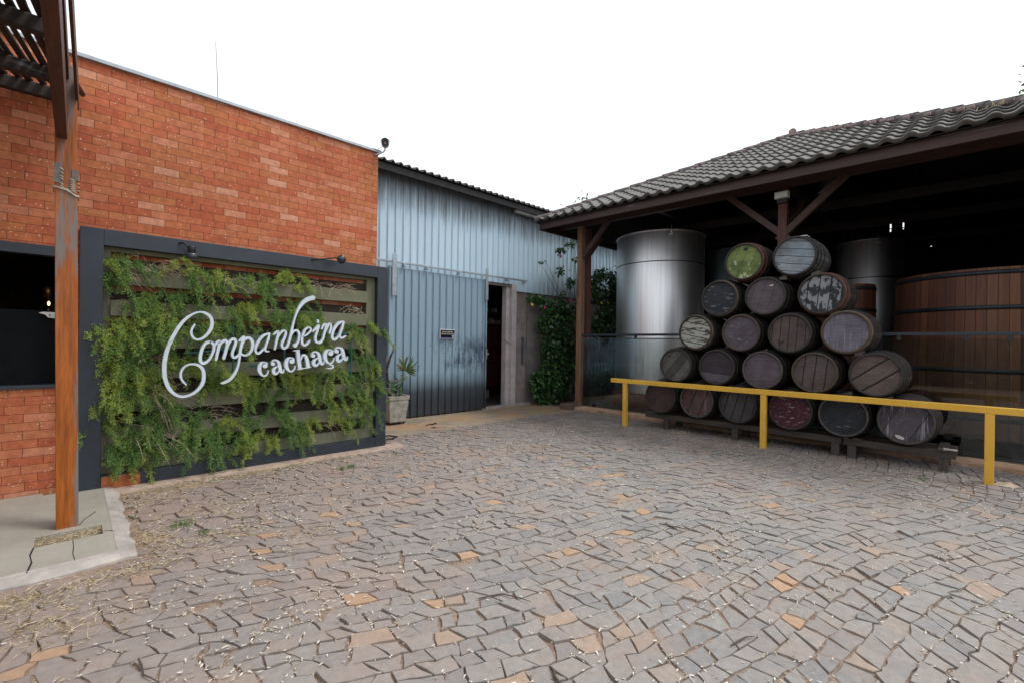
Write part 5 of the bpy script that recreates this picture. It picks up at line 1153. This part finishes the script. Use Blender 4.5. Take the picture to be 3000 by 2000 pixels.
# ================================================================== PLANTS
m_hib = leafm('hibiscus_leaf', [(0, (.018, .055, .018)), (.5, (.035, .10, .03)), (.85, (.065, .16, .045)), (1, (.13, .23, .06))], .2, .32)
m_twig = simple('brown_twig', (.08, .055, .04), .8, 0, .3, 10, .2)
m_pink = simple('pink_petals', (.65, .10, .28), .6, 0, .2, 10, 0); m_yel = simple('yellow_leaf', (.6, .42, .05), .6, 0, .2, 10, 0)
def bush(name, label, blobs, n, base, lsize, flowers=(), stems=6, mat=m_hib, cat='shrub', yellow=()):
    t = thing(name, label, cat, base)
    P = []; 
    for cx, cy, cz, rx, ry, rz, wgt in blobs:
        m = int(n*wgt); q = rvec(m)*(RNG.uniform(.35, 1., m)**.6)[:, None]; P.append(q*np.array([rx, ry, rz])+np.array([cx, cy, cz]))
    P = np.concatenate(P); m = len(P); D = rvec(m)*.7+np.array([0, -.35, -.45]); s = RNG.uniform(.6, 1.25, m)
    leaves('foliage', P, D, lsize*s, lsize*.66*s, mat, t, up_bias=(0, -.6, .9), fold=.25)
    b = MB()
    for k in range(stems*3):
        bl = random.choice(blobs); e = Vector((bl[0]+random.gauss(0, bl[3]*.5), bl[1]+random.gauss(0, bl[4]*.4), bl[2]+random.gauss(0, bl[5]*.5))); s0 = Vector(base)+Vector((random.gauss(0, .12), random.gauss(0, .04), 0))
        mid = s0.lerp(e, .5)+Vector((random.gauss(0, .1), random.gauss(0, .05), random.uniform(0, .2))); b.tube([s0, s0.lerp(mid, .5), mid, mid.lerp(e, .5), e], [.014, .012, .009, .006, .003], 5)
    b.build('stem', m_twig, t)
    for f in flowers:
        nn = 6; leaves('flower', [f]*nn, [(math.cos(a)+random.gauss(0, .2), -.8, math.sin(a)) for a in np.linspace(0, 2*PI, nn+1)[:-1]], .06, .05, m_pink, t)
    for f in yellow: leaves('yellow_leaf', [f, (f[0]+.03, f[1], f[2]-.02)], [(.1, -.5, -.8), (-.3, -.5, -.6)], .09, .06, m_yel, t)
    return t
fl = lambda px, py, yy: tuple(at(px, py, 1, yy))
bush('hibiscus_shrub', 'dark glossy hibiscus climbing the wall beside the shed doorway',
     [(9.25, 8.15, .35, .75, .2, .35, .16), (9.55, 8.15, .9, .75, .2, .45, .18), (9.6, 8.15, 1.5, .8, .2, .4, .16), (9.45, 8.15, 2.1, .75, .2, .38, .15), (8.75, 8.2, 2.75, .40, .12, .12, .05), (9.4, 8.15, 2.6, .6, .16, .22, .08), (10.0, 8.15, 2.5, .4, .18, .3, .07), (8.75, 8.2, .65, .22, .12, .25, .04), (10.1, 8.2, 1.1, .5, .2, .9, .11)],
     3600, (9.3, 8.3, 0), .118, [fl(1595, 902, 8.0), fl(1671, 882, 8.0)], 7, yellow=[fl(1557, 888, 8.0), fl(1626, 1036, 8.)])
bush('flowering_branch', 'sparse leafy branch with pink flowers hanging before the blue wall',
     [(*fl(qx, qy, 8.0), rx_, .12, rz_, w_) for qx, qy, rx_, rz_, w_ in ((1590,768,.07,.05,.05),(1640,735,.16,.10,.16),(1668,718,.16,.09,.14),(1690,700,.12,.08,.10),(1640,795,.13,.12,.16),(1672,830,.18,.16,.26),(1650,862,.1,.08,.08),(1690,760,.12,.08,.10))],
     330, (10.5, 8.2, 1.5), .09, [fl(1640, 752, 8.), fl(1648, 782, 8.), fl(1690, 758, 8.)], 4, yellow=[fl(1666, 788, 8.0)])
bush('climbing_shrub', 'dense dark climber filling the gap between the hall and the blue shed',
     [(11.3, 7.9, 3.3, .8, .3, .55, .30), (11.6, 7.9, 2.2, .8, .3, .7, .30), (11.3, 7.8, .7, .8, .3, .5, .15), (12.6, 7.9, 3.2, .9, .3, 1., .25)],
     2600, (11.4, 8.0, 0), .13, (), 9, yellow=[fl(1760, 884, 7.6), fl(1779, 884, 7.6)])

# trees whose tips show over the hall roof
m_tree = leafm('tree_leaf', [(0, (.03, .07, .02)), (.6, (.07, .13, .035)), (1, (.14, .2, .06))], .3, .5)
def tree(label, base, ctr, rad, n, lsize, sparse_top=0):
    t = thing('tree', label, 'tree', base)
    b = MB(); top = Vector(ctr); b.tube([base, Vector(base).lerp(top, .5)+Vector((.15, .1, 0)), top], [.22, .15, .06], 10)
    tips = []
    for k in range(34):
        d = Vector(rvec(1)[0]); d.z = abs(d.z)*1.1-.2; e = top+Vector((d.x*rad[0], d.y*rad[1], d.z*rad[2])); s0 = Vector(base).lerp(top, random.uniform(.6, 1)); b.tube([s0, s0.lerp(e, .5)+Vector((0, 0, .1)), e], [.04, .02, .006], 5); tips.append(e)
    b.build('trunk', m_twig, t)
    P = []
    for k in range(n):
        e = random.choice(tips); f = random.uniform(.45, 1.03); c = top.lerp(e, f); P.append((c.x+random.gauss(0, .13), c.y+random.gauss(0, .13), c.z+random.gauss(0, .1)))
    leaves('crown', P, rvec(len(P)), RNG.uniform(.6, 1.2, len(P))*lsize, lsize*.5, m_tree, t)
d1 = at(1850, 560, 2, 7.3); d1 = np.array([fw[0]*0, 0, 0])+np.array(at(1850, 560, 0, 15.5))
tree('leafy tree whose thin tips show just above the hall roof hip', (15.4, 11.0, -.03), (15.4, 11.0, 6.5), (1.9, 1.9, 1.2), 600, .12)
e1 = at(3150, 262, 0, 20.); tree('tall tree whose leaf tips touch the upper right corner of the sky', (20., float(e1[1]), -.03), (20., float(e1[1]), float(e1[2])), (1.1, 1.1, 1.8), 1300, .16)
# grass tuft growing on the roof hip
t = thing('roof_weed', 'small pale weed tuft growing on the hall roof hip near the frame edge', 'weed', (9.0, -.25, 4.98))
wz = at(2960, 295, 0, 9.0); n = 60; leaves('blades', np.tile(wz+np.array([0, 0, -.03]), (n, 1))+RNG.normal(size=(n, 3))*np.array([.03, .12, .01]), rvec(n)*.6+np.array([0, 0, 1.]), RNG.uniform(.03, .09, n), .008, m_straw, t)

# greenery added behind the camera so glass and tank reflect something dark
t = thing('added_hedge', 'dark leafy backdrop added behind the camera to darken reflections in the glass', 'added_hedge', (-10, -4, 0))
MB().box(-10.9, -10.1, -18, 12, -.04, 3.1).build('twig_mass', m_twig, t)
n = 16000; P = np.column_stack([RNG.normal(-9.95, .18, n), RNG.uniform(-18, 12, n), RNG.uniform(0, 3.5, n)]); D = rvec(n); S_ = rvec(n); V = np.stack([P, P+D*.08+S_*.05, P+D*.16, P+D*.08-S_*.05], 1).reshape(-1, 3); npmesh('foliage', V, np.arange(n*4).reshape(-1, 4), m_hib, t)
# weeds between the setts
m_weed = leafm('weed_leaf', [(0, (.06, .14, .03)), (1, (.15, .26, .06))], .3, .5)
WD = [(530, 1540, 'broad green weed in the setts nearest the concrete apron'), (600, 1560, 'thin green weed just right of the broadest weed'), (1000, 1375, 'green weed below the middle of the steel frame'), (1028, 1368, 'leafy weed by the right part of the frame foot'), (1160, 1330, 'weed sprig at the steel frame corner'), (1330, 1262, 'weed on the path edge beyond the frame corner'), (1390, 1256, 'weed further along the path edge'), (2083, 1262, 'tiny weed under the left barrel rack'), (2700, 1405, 'weed before the short barrel rack'), (380, 1520, 'sprig against the pale edge of the concrete apron')]
for i, (px, py, lb) in enumerate(WD):
    p = at(px, py, 2, 0.); t = thing('weed', lb, 'weed', tuple(p), 'green weeds between the setts'); n = (60, 26, 30, 34, 22, 18, 16, 16, 14, 16)[i]; sp = .05 if i == 0 else .025
    leaves('blades', p+RNG.normal(size=(n, 3))*np.array([sp, sp, .002]), rvec(n)*.7+np.array([0, 0, .8]), RNG.uniform(.02, .06, n), .008, m_weed, t)
    MB().tube([p, p+np.array([.005, .004, .03])], [.002, .001], 4).build('stem', m_weed, t)
# twigs and dead leaves
TW = [((1930, 1532), (1965, 1540), (2010, 1548), 'short black twig lying on the setts in the middle of the courtyard', .006), ((1400, 1752), (1470, 1738), (1555, 1760), 'long curved brown twig lying across the setts', .005), ((1612, 1950), (1625, 1980), (1650, 2010), 'dark split stick at the bottom of the courtyard', .008), ((405, 1925), (420, 1975), (470, 2000), 'thin crooked twig at the lower left of the courtyard', .004), ((2140, 1890), (2170, 1872), (2210, 1862), 'pale brown twig on the setts right of the split stick', .005)]
for a, m_, c, lb, r in TW:
    A, Bm, Cc = (at(*q, 2, .01) for q in (a, m_, c)); t = thing('twig', lb, 'twig', tuple(Bm), 'twigs lying on the setts')
    MB().tube([A, (A+Bm)/2+np.array([.004, -.004, .004]), Bm, (Bm+Cc)/2+np.array([-.003, .004, .006]), Cc], [r*.5, r, r, r*.8, r*.4], 6).build('twig_wood', m_twig, t, True)
p = at(2945, 1420, 2, .01); t = thing('dead_leaf', 'curled pale dead leaf lying right of the last yellow post', 'leaf', tuple(p))
leaves('blade', [p+np.array([.03, -.12, 0])], [(-.2, 1, .05)], np.array([.24]), .08, simple('pale_dead_leaf', (.42, .34, .25), .85, 0, .3, 12, .2), t, up_bias=(0, 0, 1))

for o in list(bpy.data.objects):
    if '_o' in o.keys(): del o['_o']
